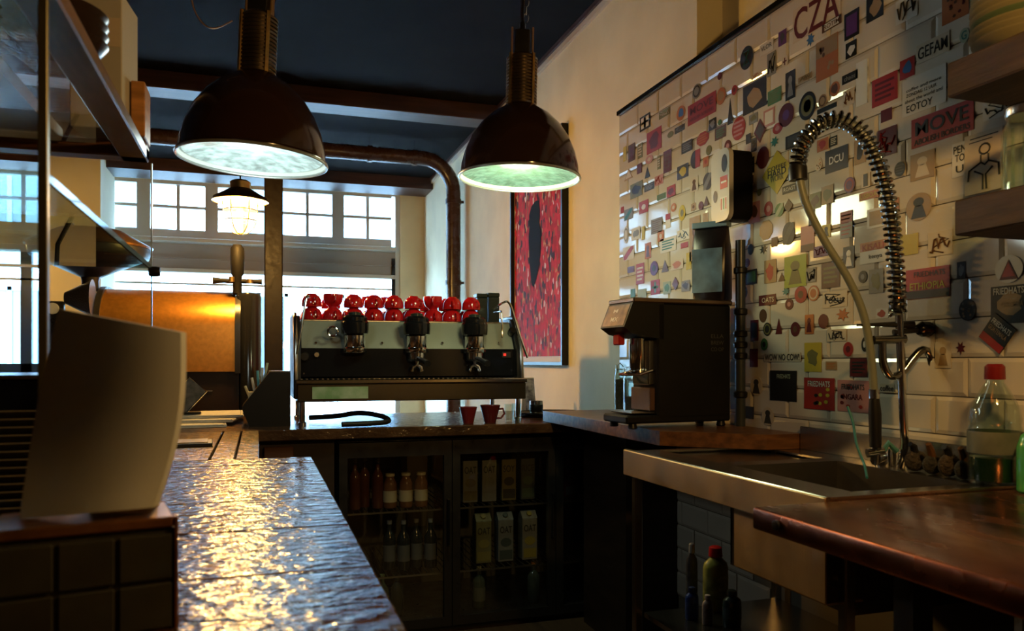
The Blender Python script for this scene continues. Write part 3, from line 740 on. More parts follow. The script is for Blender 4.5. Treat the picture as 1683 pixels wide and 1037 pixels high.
# pipe up the tiles behind the grinder
pq = at_X(1217, 500, 1.665)
vp = thing('wall_pipe', 'dark vertical pipe with clamps on the tiles behind the grinder', 'pipe', (1.665, pq.y, 0))
MB().tube([(0, 0, CW), (0, 0, 1.5), (0, 0, 1.66)], .018, 14).build('pipe', mat('grey_blue_pipe', (.035, .042, .046), .3), vp)
for z in (1.10, 1.24, 1.28, 1.32, 1.40, 1.55):
    MB().lathe([(.021, -.012), (.025, -.008), (.025, .008), (.021, .012)], 16, 0, Matrix.Translation((0, 0, z))).box(.0, .024, -.008, .008, z - .006, z + .006).build('clamp', blackm, vp)
# ------------------------------------------------------------------ sink unit
st = thing('sink_unit', 'stainless steel catering sink with draining board against the tiles', 'sink', (0, 0, 0))
sx0, sx1, sy0, sy1 = 1.11, 1.688, 1.335, 2.27
bx0, bx1, by0, by1 = 1.23, 1.585, 1.40, 1.86
top = MB()
top.box(sx0, bx0, sy0, sy1, CT - .006, CT).box(bx1, sx1, sy0, sy1, CT - .006, CT).box(bx0, bx1, sy0, by0, CT - .006, CT)
top.box(bx0, bx1, by1 + .03, by1 + .06, CT - .006, CT).box(bx0, bx1, sy1 - .03, sy1, CT - .006, CT)
top.box(bx0, bx1, by1, by1 + .03, CT - .006, CT)
top.box(sx0, sx0 + .012, sy0, sy1, CT, CT + .006, bev=.002)
top.box(sx0, sx1, sy0, sy0 + .012, CT, CT + .005)
top.build('worktop', steel, st)
dr = MB().box(bx0 - .0, bx1, by1 + .06, sy1 - .03, CT - .018, CT - .012)
dr.build('draining_board', steel, st)
MB().box(sx0 - .004, sx0 + .004, sy0, sy1, CT - .075, CT + .004, bev=.002).build('front_apron', warmlit_steel, st)
MB().box(sx0, sx1, sy1 - .004, sy1, CT - .075, CT).build('end_apron', steel, st)
MB().box(1.672, 1.688, sy0, 2.135, CT, CT + .075, bev=.002).build('upstand', steel, st)
bw = MB().box(bx0, bx0 + .006, by0, by1, .67, CT).box(bx1 - .006, bx1, by0, by1, .67, CT).box(bx0, bx1, by0, by0 + .006, .67, CT).box(bx0, bx1, by1 - .006, by1, .67, CT).box(bx0, bx1, by0, by1, .664, .67)
bw.build('bowl', steel, st)
MB().box(1.128, 1.132, 1.36, 1.69, .712, CT - .076).box(1.132, 1.226, 1.686, 1.69, .712, CT - .076).box(1.132, 1.226, 1.36, 1.69, .708, .712).build('bowl_shell', warmlit_steel, st)
MB().lathe([(.03, .6705), (.032, .673), (.02, .6735), (.002, .672)], 20, 0, Matrix.Translation(((bx0 + bx1) / 2, (by0 + by1) / 2, 0))).build('plug_hole', chrome, st)
for x, y in ((1.14, 2.24), (1.66, 2.24), (1.17, 1.345), (1.66, 1.345)):
    MB().box(x - .013, x + .013, y - .013, y + .013, 0, CT - .006, bev=.003).build('leg', steel, st)
MB().box(1.17, 1.67, 1.36, 2.25, .405, .42).build('lower_shelf', steel, st)
MB().lathe([(.016, 0), (.016, .006), (.008, .007), (.008, .010)], 14, 0, Matrix.Translation((1.45, sy0 + .001, CT - .03)) @ Matrix.Rotation(math.radians(-90), 4, 'X')).build('overflow', chrome, st)

# copper topped table
ct = thing('copper_table', 'copper clad worktop with rounded corner in front of the sink', 'table', (0, 0, 0))
MB().box(.925, 1.685, -.30, 1.325, CT - .045, CT - .001, bev=.006, seg=2).build('top', copperm, ct)
for x, y in ((1.0, 1.0), (1.63, 1.27), (1.0, -.2), (1.63, -.2)):
    MB().box(x - .02, x + .02, y - .02, y + .02, 0, CT - .045).build('leg', blackmetal, ct)
MB().lathe([(.010, 0), (.010, .004), (.006, .005)], 12, 0, Matrix.Translation((.9235, 1.245, CT - .022)) @ Matrix.Rotation(math.radians(-90), 4, 'Y')).build('bolt', blackm, ct)
# steel bin below
sb = thing('steel_bin', 'open brushed steel bin standing below the copper table', 'bin', (1.20, 1.10, 0))
MB().prism([(-.17, -.14), (.17, -.14), (.17, .14), (-.17, .14)], 0, .012).build('bottom', steel, sb)
for x0, x1, y0, y1 in ((-.17, -.166, -.14, .14), (.166, .17, -.14, .14), (-.166, .166, -.14, -.136), (-.166, .166, .136, .14)):
    MB().box(x0, x1, y0, y1, .012, .60).build('side', warmlit_steel, sb)
MB().tube([(-.17, -.14, .60), (.17, -.14, .60), (.17, .14, .60), (-.17, .14, .60)], .006, 8, closed=True).build('rim', steel, sb)

# cleaning bottles on the lower shelf
def cleaner(label, px, py, x, h, r, col, cap, name='cleaning_bottle'):
    q = at_X(px, py, x)
    t = thing(name, label, 'bottle', (q.x, q.y, .4205))
    MB().lathe([(r * .92, 0), (r, .006), (r, h * .66), (r * .9, h * .74), (r * .45, h * .82), (r * .45, h * .84)], 22, sy=.7).build('body', mat('cleaner_%02x%02x%02x' % tuple(int(c * 255) for c in col), col, .3), t)
    MB().lathe([(r * .5, h * .84), (r * .52, h * .85), (r * .48, h * .98), (r * .3, h)], 16).build('cap', mat('clcap_%02x%02x%02x' % tuple(int(c * 255) for c in cap), cap, .35), t)
    MB().lathe([(r * 1.012, h * .2), (r * 1.012, h * .55)], 22, cap0=False, cap1=False, sy=.71).build('paper_label', mat('cllab_%02x%02x%02x' % tuple(int(c * 255) for c in col), tuple(min(1, c * 1.3 + .04) for c in col), .5, col2=tuple(c * .5 for c in col), vscale=30), t)
    return t
cleaner('yellow cleaning bottle with red cap under the sink', 1176, 950, 1.40, .205, .043, (.42, .40, .10), (.50, .02, .02))
cleaner('slim blue cleaning bottle under the sink', 1137, 1010, 1.28, .10, .022, (.03, .06, .25), (.02, .03, .10))
cleaner('dark teal bottle beside the yellow cleaning bottle', 1203, 1010, 1.36, .11, .030, (.02, .04, .05), (.02, .03, .03))
cleaner('grey spray bottle left of the yellow cleaning bottle', 1137, 950, 1.36, .20, .020, (.10, .09, .09), (.45, .45, .46))
cleaner('small pink white bottle in front of the yellow bottle', 1163, 1015, 1.30, .09, .018, (.40, .30, .28), (.5, .4, .38))

# ------------------------------------------------------------------ spring rinse tap
tp = thing('rinse_tap', 'chrome pre rinse tap with tall spring hose arching over the sink', 'tap', (0, 0, 0))
D = 2.08
dark_chrome = mat('dark_chrome', (0.30, 0.31, 0.31), .16, 1.0)
def tpt(x, y, d=D): return at_d(x, y, d)
base = Vector((1.625, 1.72, CT))
MB().tube([base, base + Vector((0, 0, .05))], .027, 16).build('base', chrome, tp)
rz0 = tpt(1487, 728)
MB().tube([Vector((1.632, 1.675, CT)), rz0, tpt(1482, 620), tpt(1478, 515)], .011, 12).build('riser', chrome, tp)
spath = smooth_path([tpt(1476, 518), tpt(1472, 440), tpt(1463, 350), tpt(1446, 275), tpt(1418, 220), tpt(1380, 196), tpt(1343, 207), tpt(1318, 240), tpt(1311, 275)], 24)
MB().tube(spath[::4] + [spath[-1]], .0115, 10).build('inner_hose', mat('grey_inner_hose', (.10, .11, .105), .4), tp)
# spring coil
L = [0.0]
for a, b in zip(spath[:-1], spath[1:]): L.append(L[-1] + (b - a).length)
turns = 46; coil = []
N = turns * 12; j = 0
for i in range(N + 1):
    s_ = L[-1] * i / N
    while j < len(L) - 2 and L[j + 1] < s_: j += 1
    t = (s_ - L[j]) / max(1e-9, L[j + 1] - L[j])
    p = spath[j].lerp(spath[j + 1], t)
    tg = (spath[min(j + 2, len(spath) - 1)] - spath[max(j - 1, 0)]).normalized()
    nn = Vector((CO, -SI, 0)); u = (ray(841.5, 594)).normalized(); n1 = tg.cross(u).normalized()
    a = 2 * math.pi * turns * i / N
    coil.append(p + (n1 * math.cos(a) + u * math.sin(a)) * .0195)
MB().tube(coil, .0046, 6).build('spring', dark_chrome, tp)
MB().tube([tpt(1311, 268), tpt(1311, 276), tpt(1312, 296)], [.020, .024, .024], 16).build('spray_collar', blackm, tp)
hose = smooth_path([tpt(1314, 293), tpt(1325, 335), tpt(1355, 395), tpt(1395, 460), tpt(1420, 520), tpt(1432, 590), tpt(1437, 655)], 8)
MB().tube(hose, .0105, 12).build('grey_hose', mat('grey_green_hose', (.17, .18, .14), .45), tp)
MB().tube([tpt(1437, 640), tpt(1437, 655)], .014, 12).build('ferrule', chrome, tp)
MB().tube([tpt(1437, 655), tpt(1438, 680), tpt(1439, 735)], [.013, .0165, .0150], 14).build('spray_handle', blackm, tp)
MB().tube([tpt(1439, 735), tpt(1439, 757), base + Vector((0, 0, .03))], .013, 14).build('valve_stem', chrome, tp)
MB().tube([tpt(1425, 745), tpt(1452, 741)], .012, 12).build('cross_tee', chrome, tp)
MB().tube([tpt(1452, 741), tpt(1460, 728), tpt(1474, 742)], .008, 10).build('tap_lever', mat('teal_lever', (.06, .20, .20), .3), tp)
MB().tube([tpt(1408, 534), tpt(1440, 534), tpt(1502, 534)], [.003, .004, .010], 10).build('hose_ring_arm', blackm, tp)
MB().tube([tpt(1468, 546), tpt(1515, 542)], .0075, 10).build('wall_arm', blackm, tp)
MB().tube([tpt(1508, 542), tpt(1515, 541), tpt(1545, 541)], [.014, .021, .019], 16).build('wall_boss', blackgloss, tp)
MB().tube([tpt(1474, 492), tpt(1474, 512)], .019, 14).build('spring_clamp', blackm, tp)
MB().tube([tpt(1436, 559), tpt(1488, 557)], .012, 14).build('mixer_body', dark_chrome, tp)
MB().tube(smooth_path([tpt(1450, 562), tpt(1452, 598), tpt(1464, 618), tpt(1483, 612), tpt(1500, 590), tpt(1516, 575), tpt(1529, 584), tpt(1533, 611)], 6), .0105, 12).build('swan_spout', dark_chrome, tp)
tag(MB().tube(smooth_path([tpt(1393, 668, 2.05), tpt(1402, 695, 2.03), tpt(1408, 730, 2.0), tpt(1420, 762, 1.97), at_z(1425, 785, CT + .005)], 6), .0032, 8).build('teal_tube', mat('teal_plastic', (.03, .17, .20), .3)), 'thin teal plastic tube hanging over the sink bowl', 'tube')

# brushes and scourers behind the bowl
brm = mat('dark_bristle', (.015, .012, .010), .8)
for i, (px, h, c) in enumerate(((1505, .055, (.03, .025, .02)), (1533, .05, (.02, .018, .016)), (1560, .058, (.03, .02, .012)), (1586, .05, (.012, .012, .012)))):
    q = at_z(px, 800, CT); q = Vector((1.618, at_X(px, 700, 1.618).y, CT + .0005))
    t = thing('dish_brush', ['dark dish scrubber beside the tap riser', 'dark scouring sponge second from the tap riser', 'brown dish brush third from the tap riser', 'black scrubber next to the plastic jug'][i], 'scrubber', q, (0, 0, R.uniform(-.15, .15)))
    MB().ball((0, 0, h * .5), (.032, .0165, h * .5), 0, 12, 8).build('head', mat('scrub_%d' % i, c, .8, var=.5, vscale=60, bump=1.0, bscale=90), t)
    MB().tube([(0, 0, h * .7), (-.008, -.002, h * 1.2), (-.02, -.004, h * (1.3 + .25 * (i % 2)))], [.010, .009, .007], 8).build('handle', [blackm, mat('amber_plastic', (.10, .045, .015), .3)][i % 2 if i else 0], t)

# plastic jug with red cap and green bottle on the copper table
jq = Vector((1.585, 1.262, CT + .0))
jg = thing('plastic_jug', 'clear plastic jug with red cap and dark liquid by the tiles', 'jug', (1.612, 1.375, CT + .0055))
MB().lathe([(.052, 0), (.056, .006), (.056, .125), (.052, .135), (.055, .145), (.050, .175), (.030, .215), (.019, .232), (.019, .245), (.0175, .245), (.0175, .23), (.048, .17), (.053, .12), (.053, .008), (.002, .006)], 26).build('bottle', jar_glass, jg)
MB().lathe([(.0515, .0085), (.0525, .06), (.002, .061)], 24).build('liquid', mat('dark_green_liquid', (.010, .03, .016), .1), jg)
MB().lathe([(.0213, .238), (.022, .24), (.021, .268), (.015, .274)], 18).build('cap', mat('red_cap', (.16, .01, .012), .3), jg)
MB().lathe([(.0565, .07), (.0567, .072), (.0567, .118), (.0565, .12)], 26, cap0=False, cap1=False).build('paper_label', mat('dim_grey_label', (.16, .16, .13), .6, col2=(.08, .09, .07), vscale=12), jg)
gb_ = thing('soap_bottle', 'green washing up liquid bottle beside the plastic jug', 'bottle', (1.600, 1.268, CT - .0008))
MB().lathe([(.030, 0), (.034, .005), (.034, .10), (.026, .125), (.012, .138), (.012, .15)], 22).build('body', mat('green_soap', (.06, .30, .07), .2), gb_)
MB().lathe([(.014, .15), (.013, .175), (.005, .19)], 14).build('cap', white_paper, gb_)

# ------------------------------------------------------------------ wall shelves on the right
for i, (z0, z1, yend, lb) in enumerate(((1.803, 1.880, 1.357, 'thick rough wooden wall shelf carrying a stack of saucers'), (1.495, 1.572, 1.338, 'thick rough wooden wall shelf carrying a glass jar'))):
    t = thing('wall_shelf', lb, 'shelf', (0, 0, 0), group='rough wooden wall shelves')
    MB().box(1.45, 1.688, .50, yend, z0, z1, bev=.004).build('board', shelfwood, t)
    for y in (.65, 1.12):
        MB().box(1.50, 1.688, y - .012, y + .012, z0 - .012, z0 - .0005).box(1.674, 1.688, y - .012, y + .012, z0 - .12, z0 - .012).build('bracket', blackmetal, t)
sm = [mat('saucer_cream', (.24, .20, .11), .3), mat('saucer_green', (.10, .14, .07), .3)]
for k in range(15):
    g = 1 if k % 5 == 3 else 0
    tag(MB().lathe([(.052, 0), (.056, .002), (.098, .010), (.104, .0125), (.098, .0125), (.052, .0045), (.002, .0045)], 36).build('saucer', sm[g], None, (1.525 + R.uniform(-.003, .003), 1.225 + R.uniform(-.003, .003), 1.8805 + k * .0132)), ['cream saucer in the stack on the upper wooden shelf', 'green saucer in the stack on the upper wooden shelf'][g], 'saucer', 'saucers stacked on the upper shelf')
jt = thing('storage_jar', 'ribbed clear glass storage jar on the lower wooden shelf', 'jar', (1.535, 1.225, 1.5725))
MB().lathe([(.046, 0), (.050, .005), (.050, .135), (.044, .15), (.044, .16), (.042, .16), (.042, .148), (.047, .13), (.047, .008), (.002, .006)], 28).build('glass', jar_glass, jt)
for k in range(14):
    a = 2 * math.pi * k / 14
    MB().tube([(.0505 * math.cos(a), .0505 * math.sin(a), .012), (.0505 * math.cos(a), .0505 * math.sin(a), .13)], .003, 6).build('rib', jar_glass, jt)
MB().lathe([(.046, .16), (.047, .162), (.047, .178), (.044, .182)], 28).build('lid', steel, jt)
# wooden name strips standing on the tile ledge
for i, (z0, z1, y0, y1) in enumerate(((2.4525, 2.487, 1.90, 2.50), (2.4525, 2.66, 1.75, 2.40))):
    t = thing('wooden_sign', ['long plain wooden strip lying along the tile ledge', 'painted wooden menu strip standing on the tile ledge'][i], 'sign', (0, 0, 0))
    x = 1.735 + i * .035
    if i == 0: MB().box(x, x + .012, y0, y1, z0, z1, bev=.002).build('board', honeywood, t)
    else:
        MB().box(x, x + .012, y0, y1, z0, z1, bev=.002).build('board', mat('pale_sign_paint', (.50, .40, .27), .5), t)
        Mt = Matrix(((0, 0, -1, x), (-1, 0, 0, 0), (0, 1, 0, 0), (0, 0, 0, 1)))
        MB().text('CHAI', -2.25, 2.55, .20, .062, .001, 0, Mt).build('lettering', mat('ink_black', (.02, .02, .02), .5), t)
        MB().box(x - .006, x, y0, y1, 2.60, 2.66).build('batten', honeywood, t)

# ------------------------------------------------------------------ pendant lamps
shade_m = mat('brown_black_enamel', (0.030, 0.014, 0.009), .16, rvar=.06, vscale=6, coat=.5)
def pendant(px, py, d, label, tilt, warm, watts, lens_col, lens_e, cord_len, swivel):
    q = at_d(px, py, d)
    t = thing('pendant_lamp', label, 'lamp', q, (tilt[0], tilt[1], swivel), 'industrial pendant lamps')
    Rr = .229
    prof = [(Rr + .006, -.004), (Rr + .007, .004), (Rr, .010), (Rr * .985, .045), (Rr * .93, .095), (Rr * .83, .150), (Rr * .68, .200), (Rr * .50, .240), (Rr * .32, .266), (Rr * .27, .276)]
    inner = [(max(.05, r - .004), z - .001) for r, z in prof[::-1][:-1]] + [(Rr + .0, -.004)]
    MB().lathe(prof, 56, 0, None, False, False).build('shade', shade_m, t)
    MB().lathe([(r - .003, z) for r, z in prof[2:][::-1]] + [(Rr + .005, -.004)], 56, 0, None, False, False).build('shade_lining', mat('white_enamel_lining', (.55, .58, .54), .35), t)
    MB().tube(arc((0, 0, -.002), Rr + .004, 0, 360, 56, 'xy')[:-1], .005, 8, closed=True).build('rim', mat('rim_steel', (.42, .44, .42), .25, .6), t)
    lm = mat('prismatic_lens_%d' % int(px), tuple(c * .15 for c in lens_col), .3, emis=lens_col, estr=lens_e, var=0, bump=.6, bscale=40)
    # dirt and prism pattern modulates the glow
    nt = lm.node_tree; b = nt.nodes['Principled BSDF']
    tc = nt.nodes.new('ShaderNodeTexCoord'); n1 = nt.nodes.new('ShaderNodeTexNoise'); n1.inputs['Scale'].default_value = 26; n1.inputs['Detail'].default_value = 8
    mr = nt.nodes.new('ShaderNodeMapRange'); mr.inputs['From Min'].default_value = .35; mr.inputs['From Max'].default_value = .65
    mr.inputs['To Min'].default_value = lens_e * .45; mr.inputs['To Max'].default_value = lens_e * 1.25
    nt.links.new(tc.outputs['Object'], n1.inputs['Vector']); nt.links.new(n1.outputs['Fac'], mr.inputs['Value']); nt.links.new(mr.outputs['Result'], b.inputs['Emission Strength'])
    MB().lathe([(.002, .034), (.10, .031), (.19, .022), (Rr - .012, .012)], 48, 0, None, False, False).build('lens', lm, t)
    hs = [(.046, .270)]
    z = .276
    for k in range(15):
        hs += [(.060, z), (.060, z + .007), (.052, z + .009), (.052, z + .0125)]; z += .0125
    hs += [(.050, z), (.040, z + .01)]
    MB().lathe(hs, 36).build('ribbed_housing', mat('ribbed_cast_metal', (.16, .12, .08), .32, .9, var=.3, vscale=12), t)
    for k in range(4):
        a = math.pi / 4 + k * math.pi / 2
        MB().box(-.006, .006, .056, .064, .274, z + .004, M=Matrix.Rotation(a, 4, 'Z')).build('rib_bar', brass, t)
    zt = z + .01
    for s in (-1, 1):
        MB().box(s * .040 - .004, s * .040 + .004, -.014, .014, zt - .02, zt + .105, bev=.002).build('yoke_arm', mat('tan_bracket', (.30, .19, .10), .4, .4), t)
    MB().box(-.030, .030, -.022, .022, zt - .004, zt + .095, bev=.004).build('terminal_box', blackmetal, t)
    MB().lathe([(.012, zt + .095), (.012, zt + .12), (.004, zt + .135)], 14).build('cable_gland', blackm, t)
    c0 = zt + .13; c1 = cord_len
    MB().tube([(0, 0, c0), (0, 0, c1)], .0035, 8).build('cord', blackm, t)
    nlinks = int((c1 - c0) / .03)
    for k in range(nlinks):
        zz = c0 + .015 + k * .03
        pts = [(.009 * math.cos(a), 0, zz + .018 * math.sin(a)) for a in [2 * math.pi * i / 10 for i in range(10)]]
        if k % 2: pts = [(0, x, zz_) for x, _, zz_ in pts]
        MB().tube([(x + .012, y, z_) for x, y, z_ in pts], .0022, 5, closed=True).build('chain_link', steel, t)
    pl_ = point_light('lamp_bulb', (0, 0, -.04), watts, warm, .12, t)
    return t
pend1 = pendant(416, 263, 2.54, 'brown enamel pendant lamp over the bar with bright white lens', (0, math.radians(2.5), 0), (.85, 1.0, .95), PEND1_W, (.62, .86, .82), .95, 1.19, -TH)
pend2 = pendant(854, 292, 3.03, 'brown enamel pendant lamp near the tiled wall with dim greenish lens', (0, math.radians(1.2), 0), (.95, 1.0, .58), PEND2_W, (.30, .58, .40), .62, 1.15, -TH)
tag(MB().tube(smooth_path([at_d(312, -30, 2.5), at_d(318, 12, 2.5), at_d(335, 40, 2.5), at_d(355, 46, 2.5), at_d(382, 34, 2.5)], 8), .0025, 6).build('loose_wire', mat('tan_wire', (.30, .20, .12), .5)), 'thin loose wire drooping beside the pendant over the bar', 'wire')

# ship lantern, lit
ln = thing('ship_lantern', 'lit brass ship lantern glowing yellow behind the bar pendant', 'lamp', at_d(395, 385, 4.3))
MB().lathe([(.145, .178), (.150, .180), (.140, .200), (.085, .232), (.055, .250), (.055, .285), (.040, .295), (.012, .300)], 40, 0, None, False, True).build('shade', brass, ln)
MB().lathe([(.142, .181), (.080, .230), (.052, .246)], 40, 0, None, False, True).build('shade_lining', mat('cream_enamel', (.75, .68, .5), .5), ln)
glow = bpy.data.materials.new('lit_lantern_glass'); glow.use_nodes = True
nt = glow.node_tree; nt.nodes.clear()
o_ = nt.nodes.new('ShaderNodeOutputMaterial'); ad = nt.nodes.new('ShaderNodeAddShader'); tr_ = nt.nodes.new('ShaderNodeBsdfTransparent'); em_ = nt.nodes.new('ShaderNodeEmission')
tr_.inputs['Color'].default_value = (.85, .82, .70, 1); em_.inputs['Color'].default_value = (1.0, .72, .22, 1); em_.inputs['Strength'].default_value = 1.6
nt.links.new(tr_.outputs[0], ad.inputs[0]); nt.links.new(em_.outputs[0], ad.inputs[1]); nt.links.new(ad.outputs[0], o_.inputs[0])
MB().lathe([(.002, .008), (.03, .010), (.062, .035), (.078, .075), (.086, .13), (.088, .176), (.084, .178)], 32, 0, None, False, True).build('glass_globe', glow, ln)
for k in range(6):
    a = k * math.pi / 3
    pr = [(.092, .178), (.090, .13), (.083, .073), (.067, .032), (.034, .004), (.004, 0)]
    MB().tube([(r * math.cos(a), r * math.sin(a), z) for r, z in pr], .003, 6).build('guard_wire', brass, ln)
for z, r in ((.075, .0835), (.13, .0905)):
    MB().tube(arc((0, 0, z), r, 0, 360, 28, 'xy')[:-1], .003, 6, closed=True).build('guard_ring', brass, ln)
MB().tube([(0, 0, .295), (0, 0, ZT - ln.location.z)], .004, 8).build('cord', blackm, ln)
point_light('lantern_bulb', (0, 0, .105), LANTERN_W, WARM, .06, ln)

MB().lathe([(.012, .17), (.014, .15), (.030, .125), (.034, .10), (.026, .075), (.002, .066)], 20, 0, None, False, False).build('bulb', pane_mat('bulb_glass', (1, .95, .8), 0, .5, 1.3), ln)
# two unseen warm bulb pendants, inferred from the warm light on tiles and pier
def bulb_lamp(loc, watts, label):
    t = thing('bulb_pendant', label, 'lamp', loc)
    MB().lathe([(.13, .03), (.135, .035), (.11, .09), (.05, .14), (.03, .15), (.03, .18), (.006, .19)], 32, 0, None, False, True).build('shade', brass, t)
    MB().lathe([(.127, .034), (.104, .088), (.05, .135)], 32, 0, None, False, True).build('shade_lining', mat('cream_enamel', (.75, .68, .5), .5), t)
    MB().lathe([(.002, -.035), (.022, -.028), (.032, -.005), (.026, .025), (.014, .05), (.014, .09)], 20).build('bulb', mat('lit_bulb', (1, .85, .5), .3, emis=(1.0, .68, .28), estr=14), t)
    MB().tube([(0, 0, .18), (0, 0, ZT - loc[2])], .004, 8).build('cord', blackm, t)
    point_light('bulb_light', (0, 0, -.075), watts, WARM, .04, t)
bulb_lamp((1.05, .55, 1.96), SINK_W, 'warm bulb pendant hanging over the copper table')
bulb_lamp((-2.22, 6.9, 2.2), SIDE_W, 'warm bulb pendant hanging in front of the yellow pier')

# ------------------------------------------------------------------ framed red painting on the right wall
qa, qb = at_X(847, 598, XW), at_X(934, 602, XW)
py0, py1 = qb.y, qa.y            # near, far
pz0 = .5 * (qa.z + qb.z); pz1 = at_X(932, 204, XW).z
pt = thing('framed_painting', 'tall red flecked painting with a dark upright figure in black frame', 'painting', (XW, (py0 + py1) / 2, pz0))
w2, hh = (py1 - py0) / 2, pz1 - pz0
MP = Matrix(((0, 0, -1, 0), (-1, 0, 0, 0), (0, 1, 0, 0), (0, 0, 0, 1)))
fm = MB()
for x0, x1, y0, y1 in ((-w2, -w2 + .02, 0, hh), (w2 - .02, w2, 0, hh), (-w2 + .02, w2 - .02, 0, .02), (-w2 + .02, w2 - .02, hh - .02, hh)): fm.box(x0, x1, y0, y1, 0, .04, 0, M=MP)
fm.build('frame', blackm, pt)
MB().box(-w2 + .02, w2 - .02, .02, hh - .02, .008, .012, 0, M=MP).build('mount', white_paper, pt)
cm = bpy.data.materials.new('red_flecked_paint'); cm.use_nodes = True
nt = cm.node_tree; b = nt.nodes['Principled BSDF']; b.inputs['Roughness'].default_value = .8; b.inputs['Specular IOR Level'].default_value = .15
tc = nt.nodes.new('ShaderNodeTexCoord'); vo = nt.nodes.new('ShaderNodeTexVoronoi'); vo.inputs['Scale'].default_value = 42
mp = nt.nodes.new('ShaderNodeMapping'); mp.inputs['Scale'].default_value = (1, 1, .55)
sep = nt.nodes.new('ShaderNodeSeparateColor'); cr = nt.nodes.new('ShaderNodeValToRGB')
cols = [(0, (.30, .008, .010)), (.30, (.42, .012, .014)), (.52, (.03, .008, .008)), (.66, (.50, .02, .02)), (.80, (.22, .05, .02)), (.90, (.45, .20, .07)), (.95, (.60, .45, .34))]
while len(cr.color_ramp.elements) < len(cols): cr.color_ramp.elements.new(.5)
for e, (p, c) in zip(cr.color_ramp.elements, cols): e.position = p; e.color = (*c, 1)
cr.color_ramp.interpolation = 'CONSTANT'
nt.links.new(tc.outputs['Object'], mp.inputs['Vector']); nt.links.new(mp.outputs['Vector'], vo.inputs['Vector']); nt.links.new(vo.outputs['Color'], sep.inputs['Color'])
nt.links.new(sep.outputs['Red'], cr.inputs['Fac']); nt.links.new(cr.outputs['Color'], b.inputs['Base Color'])
MATS['red_flecked_paint'] = cm
MB().box(-w2 + .035, w2 - .05, .055, hh - .04, .012, .016, 0, M=MP).build('canvas', cm, pt)
fig = [(-.10, .52), (-.13, .62), (-.15, .74), (-.16, .84), (-.14, .90), (-.15, .98), (-.10, 1.03), (-.02, 1.05), (.04, 1.04), (.06, .97), (.05, .90), (.08, .82), (.07, .70), (.03, .60), (-.02, .54), (-.06, .50)]
fy = hh / 1.4
MB().prism([(x - .0, y * fy) for x, y in fig], .016, .018, 0, MP).build('figure', mat('dark_figure_paint', (.012, .014, .016), .9, spec=.08), pt)

# ------------------------------------------------------------------ coffee roaster behind the counter
RY = 4.75
r0, r1 = at_Y(163, 540, RY), at_Y(386, 540, RY)
rz_t, rz_m = at_Y(275, 474, RY + .15).z, at_Y(275, 611, RY).z
ro = thing('coffee_roaster', 'large golden bronze drum coffee roaster with black hopper behind the counter', 'roaster', ((r0.x + r1.x) / 2, RY, 0))
rw = (r1.x - r0.x) / 2
gold = mat('golden_bronze_sheet', (0.62, 0.27, 0.050), .36, .85, var=.10, vscale=40, bump=.03, bscale=200)
rc = [(0.0, rz_m)] + [(.30 - .30 * math.cos(math.radians(a)), rz_t - .22 + .22 * math.sin(math.radians(a))) for a in range(0, 91, 10)] + [(.55, rz_t), (.55, rz_m)]
MB().prism(rc, -rw, rw, 0, MYZ).build('drum_cover', gold, ro, sharp=50)
MB().prism([(y * 1.0 - .012 + (.02 if y > .4 else 0), z + (.012 if z > rz_m + .01 else -.01)) for y, z in rc], rw, rw + .03, 0, MYZ).build('end_plate', blackmetal, ro)
MB().prism([(y * 1.0 - .012 + (.02 if y > .4 else 0), z + (.012 if z > rz_m + .01 else -.01)) for y, z in rc], -rw - .03, -rw, 0, MYZ).build('end_plate', blackmetal, ro)
rb = MB().box(-rw - .02, rw + .02, .02, .55, .10, rz_m - .0005, bev=.002).build('base_cabinet', mat('dark_brown_enamel', (.018, .009, .007), .3), ro)
for z in (rz_m - .11,): MB().box(-rw + .02, rw - .12, .014, .02, z - .003, z + .003).build('drawer_line', steel, rb)
for x in (-rw, rw):
    for y in (.06, .5): MB().box(x - .03, x + .03, y - .03, y + .03, 0, .10).build('leg', blackmetal, ro)
# right hand cylinder, valve and cyclone
q = at_Y(402, 560, RY + .12)
cxr = q.x - ro.location.x; zt_ = at_Y(402, 480, RY + .12).z
MB().lathe([(.075, .10), (.075, zt_ - .03), (.066, zt_ - .01), (.030, zt_)], 26, 0, Matrix.Translation((cxr + .02, .12, 0))).build('cooling_cylinder', blackgloss, ro)
q2 = at_Y(390, 440, RY + .12); vx = q2.x - ro.location.x
MB().lathe([(.026, zt_ - .01), (.026, at_Y(390, 455, RY + .12).z), (.036, at_Y(390, 450, RY + .12).z), (.040, at_Y(390, 425, RY + .12).z), (.038, at_Y(390, 408, RY + .12).z), (.022, at_Y(390, 402, RY + .12).z)], 22, 0, Matrix.Translation((vx, .12, 0))).build('valve_column', matte_black, ro)
zz = at_Y(390, 462, RY + .12).z
MB().tube([(vx - .135, .12, zz), (vx - .08, .12, zz), (vx + .10, .12, zz), (vx + .14, .12, zz)], [.020, .014, .014, .018], 12).build('valve_arm', matte_black, ro)
MB().tube([(vx - .03, .07, zz - .01), (vx - .03, .07, zz + .02)], .016, 12).build('valve_knob', brass, ro)
MB().tube([(vx + .07, .11, zz - .012), (vx + .07, .11, zz + .012)], .020, 12).build('valve_knob', brass, ro)
